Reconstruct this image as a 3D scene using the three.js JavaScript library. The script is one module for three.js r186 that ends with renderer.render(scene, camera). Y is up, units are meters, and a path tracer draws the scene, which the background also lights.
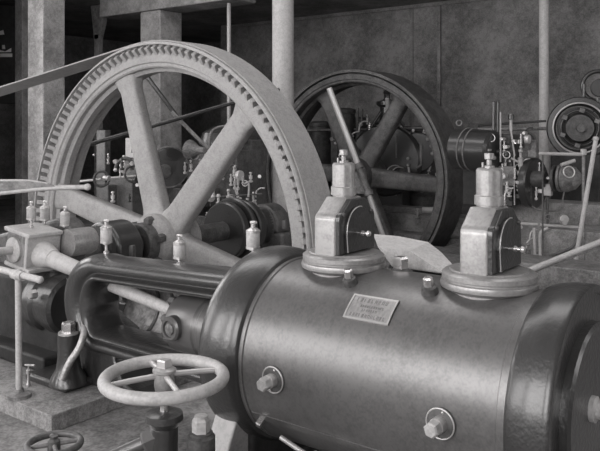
import * as THREE from 'three';
import { RoundedBoxGeometry } from 'three/addons/geometries/RoundedBoxGeometry.js';
import { RectAreaLightUniformsLib } from 'three/addons/lights/RectAreaLightUniformsLib.js';
import { mergeGeometries, toCreasedNormals } from 'three/addons/utils/BufferGeometryUtils.js';

// ---------------------------------------------------------------- camera, light, exposure
const W = 600, H = 451, F = 750.2, HORIZON = 125.66, YAW = THREE.MathUtils.degToRad(37.534), EYE = 1.7;
const scene = new THREE.Scene();
const camera = new THREE.PerspectiveCamera(2 * Math.atan(H / 2 / F) * 180 / Math.PI, W / H, 0.05, 100);
camera.position.set(0, EYE, 0);
camera.rotation.set(0, YAW, 0);
camera.setViewOffset(W, H, 0, H / 2 - HORIZON, W, H);      // rising front of a view camera: uprights stay upright
scene.add(camera);
const renderer = new THREE.WebGLRenderer();
renderer.toneMapping = THREE.LinearToneMapping;
renderer.toneMappingExposure = 0.92;
renderer.shadowMap.enabled = true;
scene.background = new THREE.Color().setRGB(0.9, 0.885, 0.88);
RectAreaLightUniformsLib.init();
const DAY = new THREE.Color().setRGB(1, 0.982, 0.98);
const SIDE_WINDOWS = [[-7.4, 2.6], [-3.6, 2.6], [0.2, 2.6]];   // centre x, width, in the wall at z = 3.2
const WIN_Y0 = 1.3, WIN_Y1 = 4.9, ROOM_Z1 = 3.2, ROOM_X1 = 4.5, ROOM_H = 6.2;
function daylight(w, h, x, y, z, tx, ty, tz, power) {
  const l = new THREE.RectAreaLight(DAY, power, w, h);
  l.position.set(x, y, z); l.lookAt(tx, ty, tz); l.name = 'window_daylight'; scene.add(l); return l;
}
for (const [x, w] of SIDE_WINDOWS) daylight(w - 0.1, WIN_Y1 - WIN_Y0, x, (WIN_Y0 + WIN_Y1) / 2, ROOM_Z1 - 0.06, x, (WIN_Y0 + WIN_Y1) / 2, -5, 8.5);
for (const z of [-4.2, 0.2]) daylight(2.6, 3.8, -10.54, 2.7, z, 0, 2.7, z, 3);     // windows in the added left partition, out of the picture
daylight(1.9, 3.4, ROOM_X1 - 0.06, 3.1, -4.5, -5, 3.1, -4.5, 3);
daylight(1.9, 3.4, ROOM_X1 - 0.06, 3.1, -8.5, -5, 3.1, -8.5, 3);
const SKY_X = -4.6, SKY_Z = -4.6, SKY_W = 9, SKY_D = 1.8;   // roof light
daylight(SKY_W, SKY_D, SKY_X, ROOM_H - 0.04, SKY_Z, SKY_X, 0, SKY_Z + 0.001, 2.6);

// ---------------------------------------------------------------- small tools
let seed = 7;
const rnd = () => { seed = (seed * 1664525 + 1013904223) >>> 0; return seed / 4294967296; };
const V = (x, y, z) => new THREE.Vector3(x, y, z);
const CS = Math.cos(YAW), SN = Math.sin(YAW);
// survey: the point that stands at a given distance along a sight line
function at(px, py, d) { const r = (px - 300) / F; return V((CS * r - SN) * d, EYE - (py - HORIZON) / F * d, (-SN * r - CS) * d); }
const mm = (px, d) => px * d / F;
const G = (v) => new THREE.Color().setRGB(v, v * 0.982, v * 0.978);

function noiseMap(size, lo, hi, octaves, power = 1) {
  const acc = new Float32Array(size * size); let tot = 0;
  for (const [cells, amp] of octaves) {
    const g = new Float32Array(cells * cells); for (let i = 0; i < g.length; i++) g[i] = rnd();
    tot += amp;
    for (let y = 0; y < size; y++) for (let x = 0; x < size; x++) {
      const u = x / size * cells, v = y / size * cells, i = Math.floor(u), j = Math.floor(v);
      let a = u - i, b = v - j; a = a * a * (3 - 2 * a); b = b * b * (3 - 2 * b);
      const i1 = (i + 1) % cells, j1 = (j + 1) % cells;
      acc[y * size + x] += amp * ((g[j * cells + i] * (1 - a) + g[j * cells + i1] * a) * (1 - b) + (g[j1 * cells + i] * (1 - a) + g[j1 * cells + i1] * a) * b);
    }
  }
  const data = new Uint8Array(size * size * 4);
  for (let k = 0; k < size * size; k++) {
    const t = Math.pow(acc[k] / tot, power), c = Math.round(255 * Math.min(1, Math.max(0, lo + (hi - lo) * t)));
    data[4 * k] = data[4 * k + 1] = data[4 * k + 2] = c; data[4 * k + 3] = 255;
  }
  const t = new THREE.DataTexture(data, size, size); t.wrapS = t.wrapT = THREE.RepeatWrapping;
  t.magFilter = THREE.LinearFilter; t.minFilter = THREE.LinearMipmapLinearFilter; t.generateMipmaps = true; t.needsUpdate = true;
  return t;
}
const plasterTex = noiseMap(512, 0.45, 1.25, [[4, 1], [9, 1], [33, 0.8], [128, 0.9], [256, 0.7]]); plasterTex.colorSpace = THREE.SRGBColorSpace;
const castTex = noiseMap(512, 0.8, 1.12, [[8, 0.5], [40, 0.7], [128, 0.9], [256, 0.8]]); castTex.colorSpace = THREE.SRGBColorSpace;
const stoneTex = noiseMap(512, 0.45, 1.3, [[5, 0.9], [17, 0.8], [64, 0.8], [200, 0.9]]); stoneTex.colorSpace = THREE.SRGBColorSpace;
const wearTex = noiseMap(512, 0.45, 1.3, [[6, 0.8], [24, 1], [96, 0.9], [220, 0.6]]); wearTex.colorSpace = THREE.SRGBColorSpace;
const bumpTex = noiseMap(512, 0, 1, [[24, 0.6], [96, 1], [256, 0.7]]);
const roughTex = noiseMap(256, 0.6, 1.1, [[6, 1], [30, 0.8], [100, 0.5]]);

function mat(v, rough, o = {}) {
  const m = new THREE.MeshPhysicalMaterial({ color: G(v), roughness: rough, metalness: o.metal || 0 });
  if (o.map) m.map = o.map;
  if (o.bump) { m.bumpMap = bumpTex; m.bumpScale = o.bump; }
  if (o.rmap) m.roughnessMap = roughTex;
  if (o.coat) { m.clearcoat = o.coat; m.clearcoatRoughness = o.coatRough || 0.15; }
  m.side = THREE.DoubleSide;
  return m;
}
const M = {
  wall: mat(0.26, 0.95, { map: plasterTex, bump: 0.002 }),
  pier: mat(0.36, 0.95, { map: plasterTex, bump: 0.002 }),
  beam: mat(0.3, 0.9, { map: plasterTex }),
  ceiling: mat(0.26, 0.95, { map: plasterTex }),
  floor: mat(0.28, 0.85, { map: stoneTex, bump: 0.002 }),
  block: mat(0.3, 0.9, { map: stoneTex, bump: 0.003 }),
  column: mat(0.5, 0.6, { map: castTex }),
  wheel: mat(0.37, 0.6, { map: castTex, bump: 0.002 }),
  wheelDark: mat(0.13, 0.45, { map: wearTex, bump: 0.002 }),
  belt: mat(0.34, 0.7, { map: castTex }),
  lagging: mat(0.165, 0.38, { metal: 0.5, map: castTex, coat: 0.3, coatRough: 0.3 }),
  ringBlack: mat(0.035, 0.42, { metal: 0.3, bump: 0.0025, coat: 1, coatRough: 0.26 }),
  black: mat(0.03, 0.4, { bump: 0.003, coat: 0.8, coatRough: 0.2 }),
  blackMatt: mat(0.034, 0.55, { map: wearTex, bump: 0.001 }),
  iron: mat(0.11, 0.45, { map: wearTex, bump: 0.001 }),
  ironGrey: mat(0.24, 0.5, { map: wearTex, bump: 0.001 }),
  ironGloss: mat(0.13, 0.35, { metal: 0.4, coat: 0.5, coatRough: 0.25 }),
  steel: mat(0.62, 0.34, { metal: 0.9, rmap: true }),
  steelSoft: mat(0.55, 0.45, { metal: 0.6, rmap: true }),
  plated: mat(0.4, 0.4, { metal: 0.5, map: castTex }),
  pale: mat(0.46, 0.5, { map: castTex }),
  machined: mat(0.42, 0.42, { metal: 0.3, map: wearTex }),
  brass: mat(0.6, 0.35, { metal: 0.8 }),
  cloth: mat(0.62, 0.9, { map: castTex, side: THREE.DoubleSide }),
  print: mat(0.2, 0.7),
  glassy: new THREE.MeshPhysicalMaterial({ color: G(0.85), roughness: 0.08, transmission: 0.75, thickness: 0.03, ior: 1.45 }),
  white: mat(0.8, 0.7),
  bright: mat(0.72, 0.32, { metal: 0.35 }),
};
M.pane = new THREE.MeshStandardMaterial({ color: G(0.8), roughness: 0.6, emissive: G(1), emissiveIntensity: 0.9 });

// geometry helpers ------------------------------------------------------------
function metreUV(g, s = 1) {          // box-projected texture coordinates in metres
  if (g.index) g = g.toNonIndexed();
  if (!g.attributes.normal) g.computeVertexNormals();
  const p = g.attributes.position, uv = new Float32Array(p.count * 2);
  const a = V(0, 0, 0), b = V(0, 0, 0), c = V(0, 0, 0), n = V(0, 0, 0);
  for (let i = 0; i < p.count; i += 3) {
    a.fromBufferAttribute(p, i); b.fromBufferAttribute(p, i + 1); c.fromBufferAttribute(p, i + 2);
    n.crossVectors(b.clone().sub(a), c.clone().sub(a));
    const x = Math.abs(n.x), y = Math.abs(n.y), z = Math.abs(n.z);
    for (let k = 0; k < 3; k++) {
      const q = [a, b, c][k]; let u, v;
      if (x >= y && x >= z) { u = q.z; v = q.y; } else if (y >= z) { u = q.x; v = q.z; } else { u = q.x; v = q.y; }
      uv[2 * (i + k)] = u * s; uv[2 * (i + k) + 1] = v * s;
    }
  }
  g.setAttribute('uv', new THREE.BufferAttribute(uv, 2));
  return g;
}
const used = {};
function numbered(n) { const k = used[n] = (used[n] === undefined ? 0 : used[n] + 1); return k ? n + '_' + String(k).padStart(3, '0') : n; }
function thing(name, label, category, group) {
  const o = new THREE.Group(); o.name = numbered(name); o.userData = { label, category };
  if (group) o.userData.group = group;
  scene.add(o); return o;
}
function mesh(g, m, uvs = 0.8) { const o = new THREE.Mesh(uvs ? metreUV(g, uvs) : g, m); o.castShadow = o.receiveShadow = true; return o; }
function part(parent, name, geo, m, label) {
  const g = Array.isArray(geo) ? merge(geo) : geo;
  const o = mesh(g, m); o.name = name; if (label) o.userData.label = label; parent.add(o); return o;
}
function single(name, geo, m, label, category, group) {
  const o = mesh(Array.isArray(geo) ? merge(geo) : geo, m); o.name = numbered(name); o.userData = { label, category };
  if (group) o.userData.group = group;
  scene.add(o); return o;
}
function struct(name, geo, m) { const o = mesh(Array.isArray(geo) ? merge(geo) : geo, m, 0.5); o.name = name; o.userData = { kind: 'structure' }; scene.add(o); return o; }
function merge(list) {
  return mergeGeometries(list.map((g) => { g = g.index ? g.toNonIndexed() : g.clone(); for (const k of Object.keys(g.attributes)) if (k !== 'position' && k !== 'normal' && k !== 'uv') g.deleteAttribute(k); if (!g.attributes.uv) g.setAttribute('uv', new THREE.BufferAttribute(new Float32Array(g.attributes.position.count * 2), 2)); return g; }));
}
function settle(o) {                   // put a thing's origin at its own base
  o.updateMatrixWorld(true);
  const b = new THREE.Box3().setFromObject(o), c = V((b.min.x + b.max.x) / 2, b.min.y, (b.min.z + b.max.z) / 2);
  for (const k of o.children) k.position.sub(c);
  o.position.add(c); return o;
}
function box(x0, x1, y0, y1, z0, z1, r = 0.01) {
  const w = x1 - x0, h = y1 - y0, d = z1 - z0;
  const g = r > 0 ? new RoundedBoxGeometry(w, h, d, 2, Math.min(r, w * 0.49, h * 0.49, d * 0.49)) : new THREE.BoxGeometry(w, h, d);
  return g.translate((x0 + x1) / 2, (y0 + y1) / 2, (z0 + z1) / 2);
}
const UP = V(0, 1, 0);
function along(g, a, dir) { g.applyQuaternion(new THREE.Quaternion().setFromUnitVectors(UP, dir.clone().normalize())); return g.translate(a.x, a.y, a.z); }
function rod(a, b, r, r2 = r, seg = 16) {
  const d = b.clone().sub(a), g = new THREE.CylinderGeometry(r2, r, d.length(), seg, 1); g.translate(0, d.length() / 2, 0);
  return along(g, a, d);
}
function tube(pts, r, seg = 40, rad = 10, closed = false) { return new THREE.TubeGeometry(new THREE.CatmullRomCurve3(pts, closed, 'centripetal'), seg, r, rad, closed); }
// turned profile: [[radius, distance along axis], ...] with crisp corners
function turned(profile, origin, dir, seg = 40) {
  let g = new THREE.LatheGeometry(profile.map(([r, h]) => new THREE.Vector2(Math.max(r, 0.0002), h)), seg);
  g = toCreasedNormals(g, 0.6);
  return along(g, origin, dir);
}
function hex(origin, dir, r, h, turn = 0, sides = 6) {
  const p = [[0, 0], [r, 0], [r, h * 0.82], [r * 0.82, h], [0, h]];
  let g = new THREE.LatheGeometry(p.map(([a, b]) => new THREE.Vector2(Math.max(a, 0.0002), b)), sides);
  g.rotateY(turn); g = toCreasedNormals(g, 0.3); return along(g, origin, dir);
}
function ball(c, r, sx = 1, sy = 1, sz = 1) { return new THREE.SphereGeometry(r, 20, 14).scale(sx, sy, sz).translate(c.x, c.y, c.z); }
function plateXY(shape, z0, z1, bevel = 0.006, seg = 20) {
  const d = z1 - z0 - 2 * bevel;
  return new THREE.ExtrudeGeometry(shape, { depth: d, bevelEnabled: bevel > 0, bevelThickness: bevel, bevelSize: bevel, bevelOffset: -bevel, bevelSegments: 3, curveSegments: seg }).translate(0, 0, z0 + bevel);
}
const XP = V(1, 0, 0), ZP = V(0, 0, 1), YP = V(0, 1, 0), XN = V(-1, 0, 0), ZN = V(0, 0, -1);

// ---------------------------------------------------------------- the engine's main lines
const AX = 0.6, ZC = -2.979;                 // height and plane of the cylinder axis
const X_A = -2.309, X_B = -1.043, RL = 0.434;  // ends and radius of the lagging
const WX = -5.406, WZ = -4.707, WR = 1.885, WW = 0.386;   // near flywheel
const VX = -6.467, VY = 0.902, VZ = -9.666, VR = 1.67, VW = 0.6;   // far flywheel

// ---------------------------------------------------------------- setting
{
  const X0 = -16, Z0 = -14.6, T = 0.25;
  const s = new THREE.Shape([[X0, -ROOM_Z1], [ROOM_X1, -ROOM_Z1], [ROOM_X1, -Z0], [X0, -Z0]].map(([x, z]) => new THREE.Vector2(x, z)));
  const hole = (x0, x1, z0, z1) => s.holes.push(new THREE.Path([[x0, -z0], [x1, -z0], [x1, -z1], [x0, -z1]].map(([x, z]) => new THREE.Vector2(x, z))));
  hole(WX - 1.75, WX + 1.75, WZ - WW - 0.1, WZ + 0.1);
  hole(VX - 1.65, VX + 1.65, VZ - VW - 0.1, VZ + 0.1);
  const fg = new THREE.ExtrudeGeometry(s, { depth: 0.25, bevelEnabled: false }).rotateX(-Math.PI / 2).translate(0, -0.25, 0);
  struct('floor', fg, M.floor);
  struct('floor_pit', [box(X0, ROOM_X1, -1.7, -1.5, Z0, ROOM_Z1, 0)], M.blackMatt);
  struct('ceiling', [box(X0, ROOM_X1, ROOM_H, ROOM_H + T, Z0, SKY_Z - SKY_D / 2, 0), box(X0, ROOM_X1, ROOM_H, ROOM_H + T, SKY_Z + SKY_D / 2, ROOM_Z1, 0),
    box(X0, SKY_X - SKY_W / 2, ROOM_H, ROOM_H + T, SKY_Z - SKY_D / 2, SKY_Z + SKY_D / 2, 0), box(SKY_X + SKY_W / 2, ROOM_X1, ROOM_H, ROOM_H + T, SKY_Z - SKY_D / 2, SKY_Z + SKY_D / 2, 0)], M.ceiling);
  // back wall: pale plaster below a ledge, low ceiling above; it ends at a corner on the left, with the same plaster farther back
  const BZ = -12.3, CX = -11.45, LEDGE = 3.9;
  const back = struct('wall_back', [box(CX, ROOM_X1, -0.1, LEDGE, BZ - T, BZ, 0)], M.wall);
  struct('ceiling_low', [box(X0, ROOM_X1, LEDGE + 0.05, LEDGE + 0.3, Z0, -9.2, 0), box(X0, -10.6, LEDGE + 0.05, LEDGE + 0.3, -9.2, -5.9, 0), box(X0, ROOM_X1, LEDGE + 0.3, ROOM_H, -9.45, -9.2, 0)], M.ceiling);
  struct('trim_1', [box(CX, ROOM_X1, LEDGE - 0.03, LEDGE + 0.04, BZ, BZ + 0.05, 0.01)], M.wall);
  struct('trim_2', [box(-6.29, -6.23, 0, LEDGE - 0.04, BZ, BZ + 0.05, 0.005)], M.ironGrey);
  struct('trim_3', [box(-6.83, -6.8, 0, LEDGE - 0.04, BZ, BZ + 0.03, 0.005)], M.wall);
  struct('wall_far', [box(X0, CX, -0.1, ROOM_H, Z0 - T, Z0, 0), box(CX - T, CX, -0.1, ROOM_H, Z0, BZ, 0)], M.wall);
  // side wall behind the camera with three tall windows
  const wallWithWindows = (x0, x1, wins, y0, y1) => {
    const out = []; let x = x0;
    for (const [c, w] of wins) { out.push([x, c - w / 2, -0.1, ROOM_H], [c - w / 2, c + w / 2, -0.1, y0], [c - w / 2, c + w / 2, y1, ROOM_H]); x = c + w / 2; }
    out.push([x, x1, -0.1, ROOM_H]); return out;
  };
  struct('wall_front', wallWithWindows(X0, ROOM_X1, SIDE_WINDOWS, WIN_Y0, WIN_Y1).map(([a, b, c, d]) => box(a, b, c, d, ROOM_Z1, ROOM_Z1 + T, 0)), M.wall);
  const XW = [[-8.5, 2.0], [-4.5, 2.0]];
  struct('wall_right', wallWithWindows(Z0, ROOM_Z1, XW, 1.4, 4.8).map(([a, b, c, d]) => box(ROOM_X1, ROOM_X1 + T, c, d, a, b, 0)), M.wall);
  let n = 0;
  const LW = [[-4.2, 2.7], [0.2, 2.7]], XL = -10.6;
  struct('wall_left_added', wallWithWindows(-5.9, ROOM_Z1, LW, 0.75, 4.65).map(([a, b, c, d]) => box(XL - T, XL, c, d, a, b, 0)), M.wall);  // unseen partition, added to keep window light off the left recess
  struct('wall_left_far', [box(X0 - T, X0, -0.1, ROOM_H, Z0, -5.9, 0), box(X0, XL - T, -0.1, ROOM_H, -5.9, -5.65, 0), box(XL - T, XL, LEDGE + 0.3, ROOM_H, -9.2, -5.9, 0)], M.wall);
  for (const [z, w] of LW) {
    const g = struct('window_' + (++n), [box(XL - 0.07, XL - 0.05, 0.75, 4.65, z - w / 2, z + w / 2, 0)], M.pane);
    part(g, 'window_frame', [-1, 0, 1].map((k) => box(XL - 0.05, XL, 0.75, 4.65, z + k * w / 2 - 0.03, z + k * w / 2 + 0.03, 0)), M.pier);
  }
  for (const [x, w] of SIDE_WINDOWS) {
    const g = struct('window_' + (++n), [box(x - w / 2, x + w / 2, WIN_Y0, WIN_Y1, ROOM_Z1 + 0.05, ROOM_Z1 + 0.07, 0)], M.pane);
    const bars = []; for (let k = 0; k <= 3; k++) { const X = x - w / 2 + w * k / 3; bars.push(box(X - 0.03, X + 0.03, WIN_Y0, WIN_Y1, ROOM_Z1, ROOM_Z1 + 0.05, 0)); }
    for (let k = 0; k <= 4; k++) { const Y = WIN_Y0 + (WIN_Y1 - WIN_Y0) * k / 4; bars.push(box(x - w / 2, x + w / 2, Y - 0.03, Y + 0.03, ROOM_Z1, ROOM_Z1 + 0.05, 0)); }
    part(g, 'window_frame', bars, M.pier);
  }
  for (const [z, w] of XW) {
    const g = struct('window_' + (++n), [box(ROOM_X1 + 0.05, ROOM_X1 + 0.07, 1.4, 4.8, z - w / 2, z + w / 2, 0)], M.pane);
    part(g, 'window_frame', [-1, 0, 1].map((k) => box(ROOM_X1, ROOM_X1 + 0.05, 1.4, 4.8, z + k * w / 2 - 0.03, z + k * w / 2 + 0.03, 0)), M.pier);
  }
  const sk = struct('window_' + (++n), [box(SKY_X - SKY_W / 2, SKY_X + SKY_W / 2, ROOM_H + 0.05, ROOM_H + 0.07, SKY_Z - SKY_D / 2, SKY_Z + SKY_D / 2, 0)], M.pane);
  part(sk, 'window_frame', [-4.5, -3, -1.5, 0, 1.5, 3, 4.5].map((k) => box(SKY_X + k - 0.03, SKY_X + k + 0.03, ROOM_H, ROOM_H + 0.05, SKY_Z - SKY_D / 2, SKY_Z + SKY_D / 2, 0)), M.pier);

  // masonry piers on the left with the beam they carry
  const pier = (name, px, d, wx, wz, top, m, label) => { const c = at(px, 200, d); return single(name, [box(c.x - wx, c.x, 0, top, c.z - wz, c.z, 0.02)], m, label, 'pillar'); };
  pier('square_pillar', 160, 12, 0.48, 0.48, 3.56, M.pier, 'square plastered pillar under the ceiling beam, seen over the flywheel top');
  pier('square_pillar', 43, 11, 0.4, 0.38, ROOM_H, M.pier, 'broad pale pillar behind the left end of the drive belt');
  pier('square_pillar', 22, 12.5, 0.22, 0.2, ROOM_H, M.wall, 'narrow pillar at far left beside the broad pale pillar');
  const c4 = at(97, 100, 13.9);
  const bracket = thing('bracket_post', 'slim post with a bracketed head between two square pillars', 'post');
  part(bracket, 'post', [box(c4.x - 0.09, c4.x + 0.05, 0, 3.4, c4.z - 0.1, c4.z, 0.01)], M.ironGrey);
  part(bracket, 'bracket', plateXY(new THREE.Shape([[-0.1, 0], [0.05, 0], [0.16, 0.3], [0.2, 0.64], [-0.2, 0.64], [-0.14, 0.3]].map(([x, y]) => new THREE.Vector2(c4.x + x, 3.3 + y))), c4.z - 0.1, c4.z, 0.01), M.ironGrey);
  settle(bracket);
  const b0 = at(160, 100, 12);
  single('ceiling_beam', [box(b0.x - 1.5, b0.x + 1.6, 3.56, 4.2, b0.z - 0.5, b0.z + 0.03, 0.02)], M.beam, 'heavy pale horizontal beam resting on the square pillar', 'beam');
}

// iron columns
{
  const c = at(283, 100, 10.2), r = mm(10.8, 10.2);
  const col = thing('iron_column', 'thick pale round iron column behind the bright flywheel', 'column');
  part(col, 'shaft', turned([[r, 0.25], [r, 6.1]], V(c.x, 0, c.z), YP), M.column);
  part(col, 'base', turned([[0, 0], [r * 1.6, 0], [r * 1.6, 0.12], [r * 1.2, 0.2], [r, 0.28]], V(c.x, 0, c.z), YP), M.column);
  settle(col);
  const e = at(544, 100, 10.5), q = mm(4.8, 10.5);
  const col2 = thing('iron_column', 'slim pale round column right of the tall valve rods', 'column');
  part(col2, 'shaft', turned([[q, 0.2], [q, 6.15]], V(e.x, 0, e.z), YP), M.column);
  part(col2, 'base', turned([[0, 0], [q * 1.8, 0], [q * 1.8, 0.1], [q, 0.22]], V(e.x, 0, e.z), YP), M.column);
  settle(col2);
  const h = at(229, 60, 11.4);
  single('hanging_rod', rod(V(h.x, 0, h.z), V(h.x, ROOM_H, h.z), mm(2, 11.4)), M.pale, 'thin pale upright rod above the flywheel, left of the thick column', 'rod');
}
{ // painted board at the far left, cut by the picture edge
  const p = at(-6, 45, 13.5);
  const t = thing('notice_board', 'dark board with white painted marks on the far left wall', 'sign');
  part(t, 'board', [box(p.x - 0.06, p.x, 2.1, 3.9, p.z - 0.6, p.z + 0.5, 0.01)], M.blackMatt);
  const onBoard = (x, y) => { const q = at(x, y, 1), k = p.x / q.x; return at(x, y, k); };
  const quad = (pts) => { const s = new THREE.Shape(pts.map(([x, y]) => { const q = onBoard(x, y); return new THREE.Vector2(-(q.z - p.z), q.y); })); return new THREE.ExtrudeGeometry(s, { depth: 0.01, bevelEnabled: false }).rotateY(Math.PI / 2).translate(p.x, 0, p.z); };
  part(t, 'white_mark', quad([[-6, 53.5], [12, 53.5], [12, 57], [-6, 57]]), M.white);
  part(t, 'white_mark', quad([[-6, 50], [0, 50], [5, 51.5], [11, 48], [11, 52], [-6, 52.5]]), M.white);
  part(t, 'white_mark', quad([[-6, 34], [-2, 34], [0, 31], [3, 30], [4, 34.5], [-6, 35.5]]), M.white);
  part(t, 'white_mark', quad([[2, 45], [4.5, 45], [5, 49], [2, 49]]), M.white);
  settle(t);
}

// ---------------------------------------------------------------- flywheels
function flywheel(o) {
  const { x, y, z, R, w, m, spokeM } = o, t = thing('flywheel', o.label, 'flywheel', 'flywheels');
  const c = V(x, y, z - w);                                   // axis origin at the back face, pointing to +z
  const ri = R - o.thick;
  part(t, 'rim', turned([[ri, 0], [R - 0.02, 0], [R, 0.02], [R, w - 0.012], [R - 0.01, w], [R - o.lip, w], [R - o.lip - 0.006, w - 0.09], [R - o.groove, w - o.dish - 0.08], [R - o.groove - 0.004, w - o.dish], [ri + 0.05, w - o.dish + 0.012], [ri + 0.04, w - o.dish - 0.004], [ri + 0.014, w - o.dish - 0.008], [ri, w - o.dish - 0.022],
    [ri, w * 0.66], [ri - 0.035, w * 0.6], [ri - 0.035, w * 0.4], [ri, w * 0.34], [ri, 0]], c, ZP, 128), m);
  const rh = o.hub, mid = z - w / 2;
  part(t, 'hub_boss', turned([[0.1, w - 0.02], [rh * 0.74, w - 0.02], [rh * 0.74, w + 0.12], [rh * 0.68, w + 0.14], [0.1, w + 0.14]], c, ZP, 40), M.iron);
  part(t, 'hub', turned([[0.1, -0.1], [rh * 0.8, -0.1], [rh, -0.04], [rh, w - 0.04], [rh * 0.85, w + 0.02], [rh * 0.66, w + 0.04], [rh * 0.64, w + 0.08], [0.1, w + 0.08]], c, ZP, 48), m);
  for (let k = 0; k < 6; k++) {
    const a = o.angle + k * Math.PI / 3, dir = V(Math.cos(a), Math.sin(a), 0);
    const L0 = rh * 0.7, L1 = ri + 0.02, pts = [], N = 10;
    let g = new THREE.CylinderGeometry(1, 1, 1, 28, N, true);
    const p = g.attributes.position;
    for (let i = 0; i < p.count; i++) {
      const u = p.getY(i) + 0.5, f = 1 - u * 0.18 + 0.35 * Math.pow(Math.max(0, (u - 0.9) / 0.1), 2) + 0.25 * Math.pow(Math.max(0, (0.12 - u) / 0.12), 2);
      const sq = (v) => Math.sign(v) * Math.pow(Math.abs(v), 0.55); p.setXYZ(i, sq(p.getX(i)) * o.sw * f, L0 + u * (L1 - L0), sq(p.getZ(i)) * o.sd * f);
    }
    g.computeVertexNormals();
    g.rotateZ(a - Math.PI / 2).translate(x, y, mid);
    part(t, 'spoke', g, spokeM);
  }
  if (o.teeth) {
    const rm = R - (o.lip + o.groove) / 2, span = o.groove - o.lip, phi = Math.atan2(o.dish, span), tg = metreUV(new RoundedBoxGeometry(Math.hypot(span, o.dish) * 0.97, o.toothW, 0.1, 1, 0.006), 0.8);
    for (let k = 0; k < o.teeth; k++) {
      const a = k / o.teeth * Math.PI * 2, b = new THREE.Mesh(tg, m);
      b.name = 'tooth'; b.castShadow = b.receiveShadow = true;
      b.position.set(x + Math.cos(a) * rm, y + Math.sin(a) * rm, z - o.dish / 2 - 0.036);
      b.quaternion.setFromAxisAngle(ZP, a).multiply(new THREE.Quaternion().setFromAxisAngle(YP, -phi)); t.add(b);
    }
  }
  if (o.bead) part(t, 'edge_bead', new THREE.TorusGeometry(R - 0.012, 0.009, 6, 128).translate(x, y, z + 0.002), M.ironGrey);
  for (let k = 0; k < 6; k++) { const a = o.angle + (k + 0.5) * Math.PI / 3; part(t, 'hub_bolt', hex(V(x + Math.cos(a) * rh * 0.8, y + Math.sin(a) * rh * 0.8, z + 0.0), ZP, 0.045, 0.07), M.iron); }
  return settle(t);
}
flywheel({ x: WX, y: AX, z: WZ, R: WR, w: WW, thick: 0.235, lip: 0.024, groove: 0.092, dish: 0.06, hub: 0.27, angle: THREE.MathUtils.degToRad(48), sw: 0.14, sd: 0.085, m: M.wheel, spokeM: M.wheel, teeth: 126, toothW: 0.047,
  label: 'large pale iron flywheel with a ring of barring teeth behind the main engine' });
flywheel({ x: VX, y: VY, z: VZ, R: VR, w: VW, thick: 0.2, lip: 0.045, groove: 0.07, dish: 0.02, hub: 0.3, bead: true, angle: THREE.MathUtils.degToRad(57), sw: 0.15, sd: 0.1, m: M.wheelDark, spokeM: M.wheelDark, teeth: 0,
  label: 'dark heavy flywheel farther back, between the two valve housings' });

{ // drive belt: wraps the near flywheel and runs off to the left
  const z0 = WZ - WW + 0.02, z1 = WZ - 0.035, r = WR + 0.004, th = 0.014;
  const a0 = THREE.MathUtils.degToRad(-80), a1 = THREE.MathUtils.degToRad(98.15);
  const pts = [];
  for (let k = 0; k <= 90; k++) { const a = a0 + (a1 - a0) * k / 90; pts.push([WX + r * Math.cos(a), AX + r * Math.sin(a), Math.cos(a), Math.sin(a)]); }
  const e = pts[pts.length - 1], dir = [-Math.sin(a1), Math.cos(a1)];
  for (let k = 1; k <= 8; k++) { const L = k * 0.9; pts.push([e[0] + dir[0] * L, e[1] + dir[1] * L, e[2], e[3]]); }
  const ply = (h0, h1) => {
    const pos = [], idx = [];
    for (const [x, y, nx, ny] of pts) pos.push(x + nx * h0, y + ny * h0, z0, x + nx * h0, y + ny * h0, z1, x + nx * h1, y + ny * h1, z1, x + nx * h1, y + ny * h1, z0);
    for (let i = 0; i < pts.length - 1; i++) for (let k = 0; k < 4; k++) { const a = i * 4 + k, b = i * 4 + (k + 1) % 4; idx.push(a, a + 4, b, b, a + 4, b + 4); }
    const g = new THREE.BufferGeometry(); g.setAttribute('position', new THREE.Float32BufferAttribute(pos, 3)); g.setIndex(idx); return toCreasedNormals(g, 0.5);
  };
  const t = thing('drive_belt', 'wide flat leather belt running left off the top of the pale flywheel', 'belt');
  part(t, 'inner_ply', ply(0, th * 0.55), M.belt);
  part(t, 'outer_ply', ply(th * 0.55, th), M.belt);
  settle(t);
}
{ // crankshaft with the parts that turn on it
  const t = thing('crankshaft', 'crankshaft through the pale flywheel with black eccentric sheaves', 'crankshaft');
  part(t, 'shaft', rod(V(WX, AX, ZC - 0.21), V(WX, AX, -6.6), 0.098, 0.098, 28), M.iron);
  part(t, 'crank_arm', (() => { const s = new THREE.Shape(); const a = V(WX, AX, 0), bx = -4.62, by = AX + 0.27; const R1 = 0.25, R2 = 0.17;
    const ang = Math.atan2(by - a.y, bx - a.x); s.absarc(a.x, a.y, R1, ang + Math.PI / 2, ang + Math.PI * 1.5, false); s.absarc(bx, by, R2, ang - Math.PI / 2, ang + Math.PI / 2, false); s.closePath(); return plateXY(s, ZC - 0.36, ZC - 0.2, 0.03, 24); })(), M.iron);
  for (const [z, r, w] of [[-5.72, 0.3, 0.09], [-5.84, 0.34, 0.06], [-5.98, 0.3, 0.1], [-6.2, 0.2, 0.12]])
    part(t, 'eccentric_sheave', turned([[0.09, 0], [r - 0.015, 0], [r, 0.015], [r, w - 0.015], [r - 0.015, w], [0.09, w]], V(WX, AX, z - w), ZP, 48), M.black);
  settle(t);
}
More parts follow.
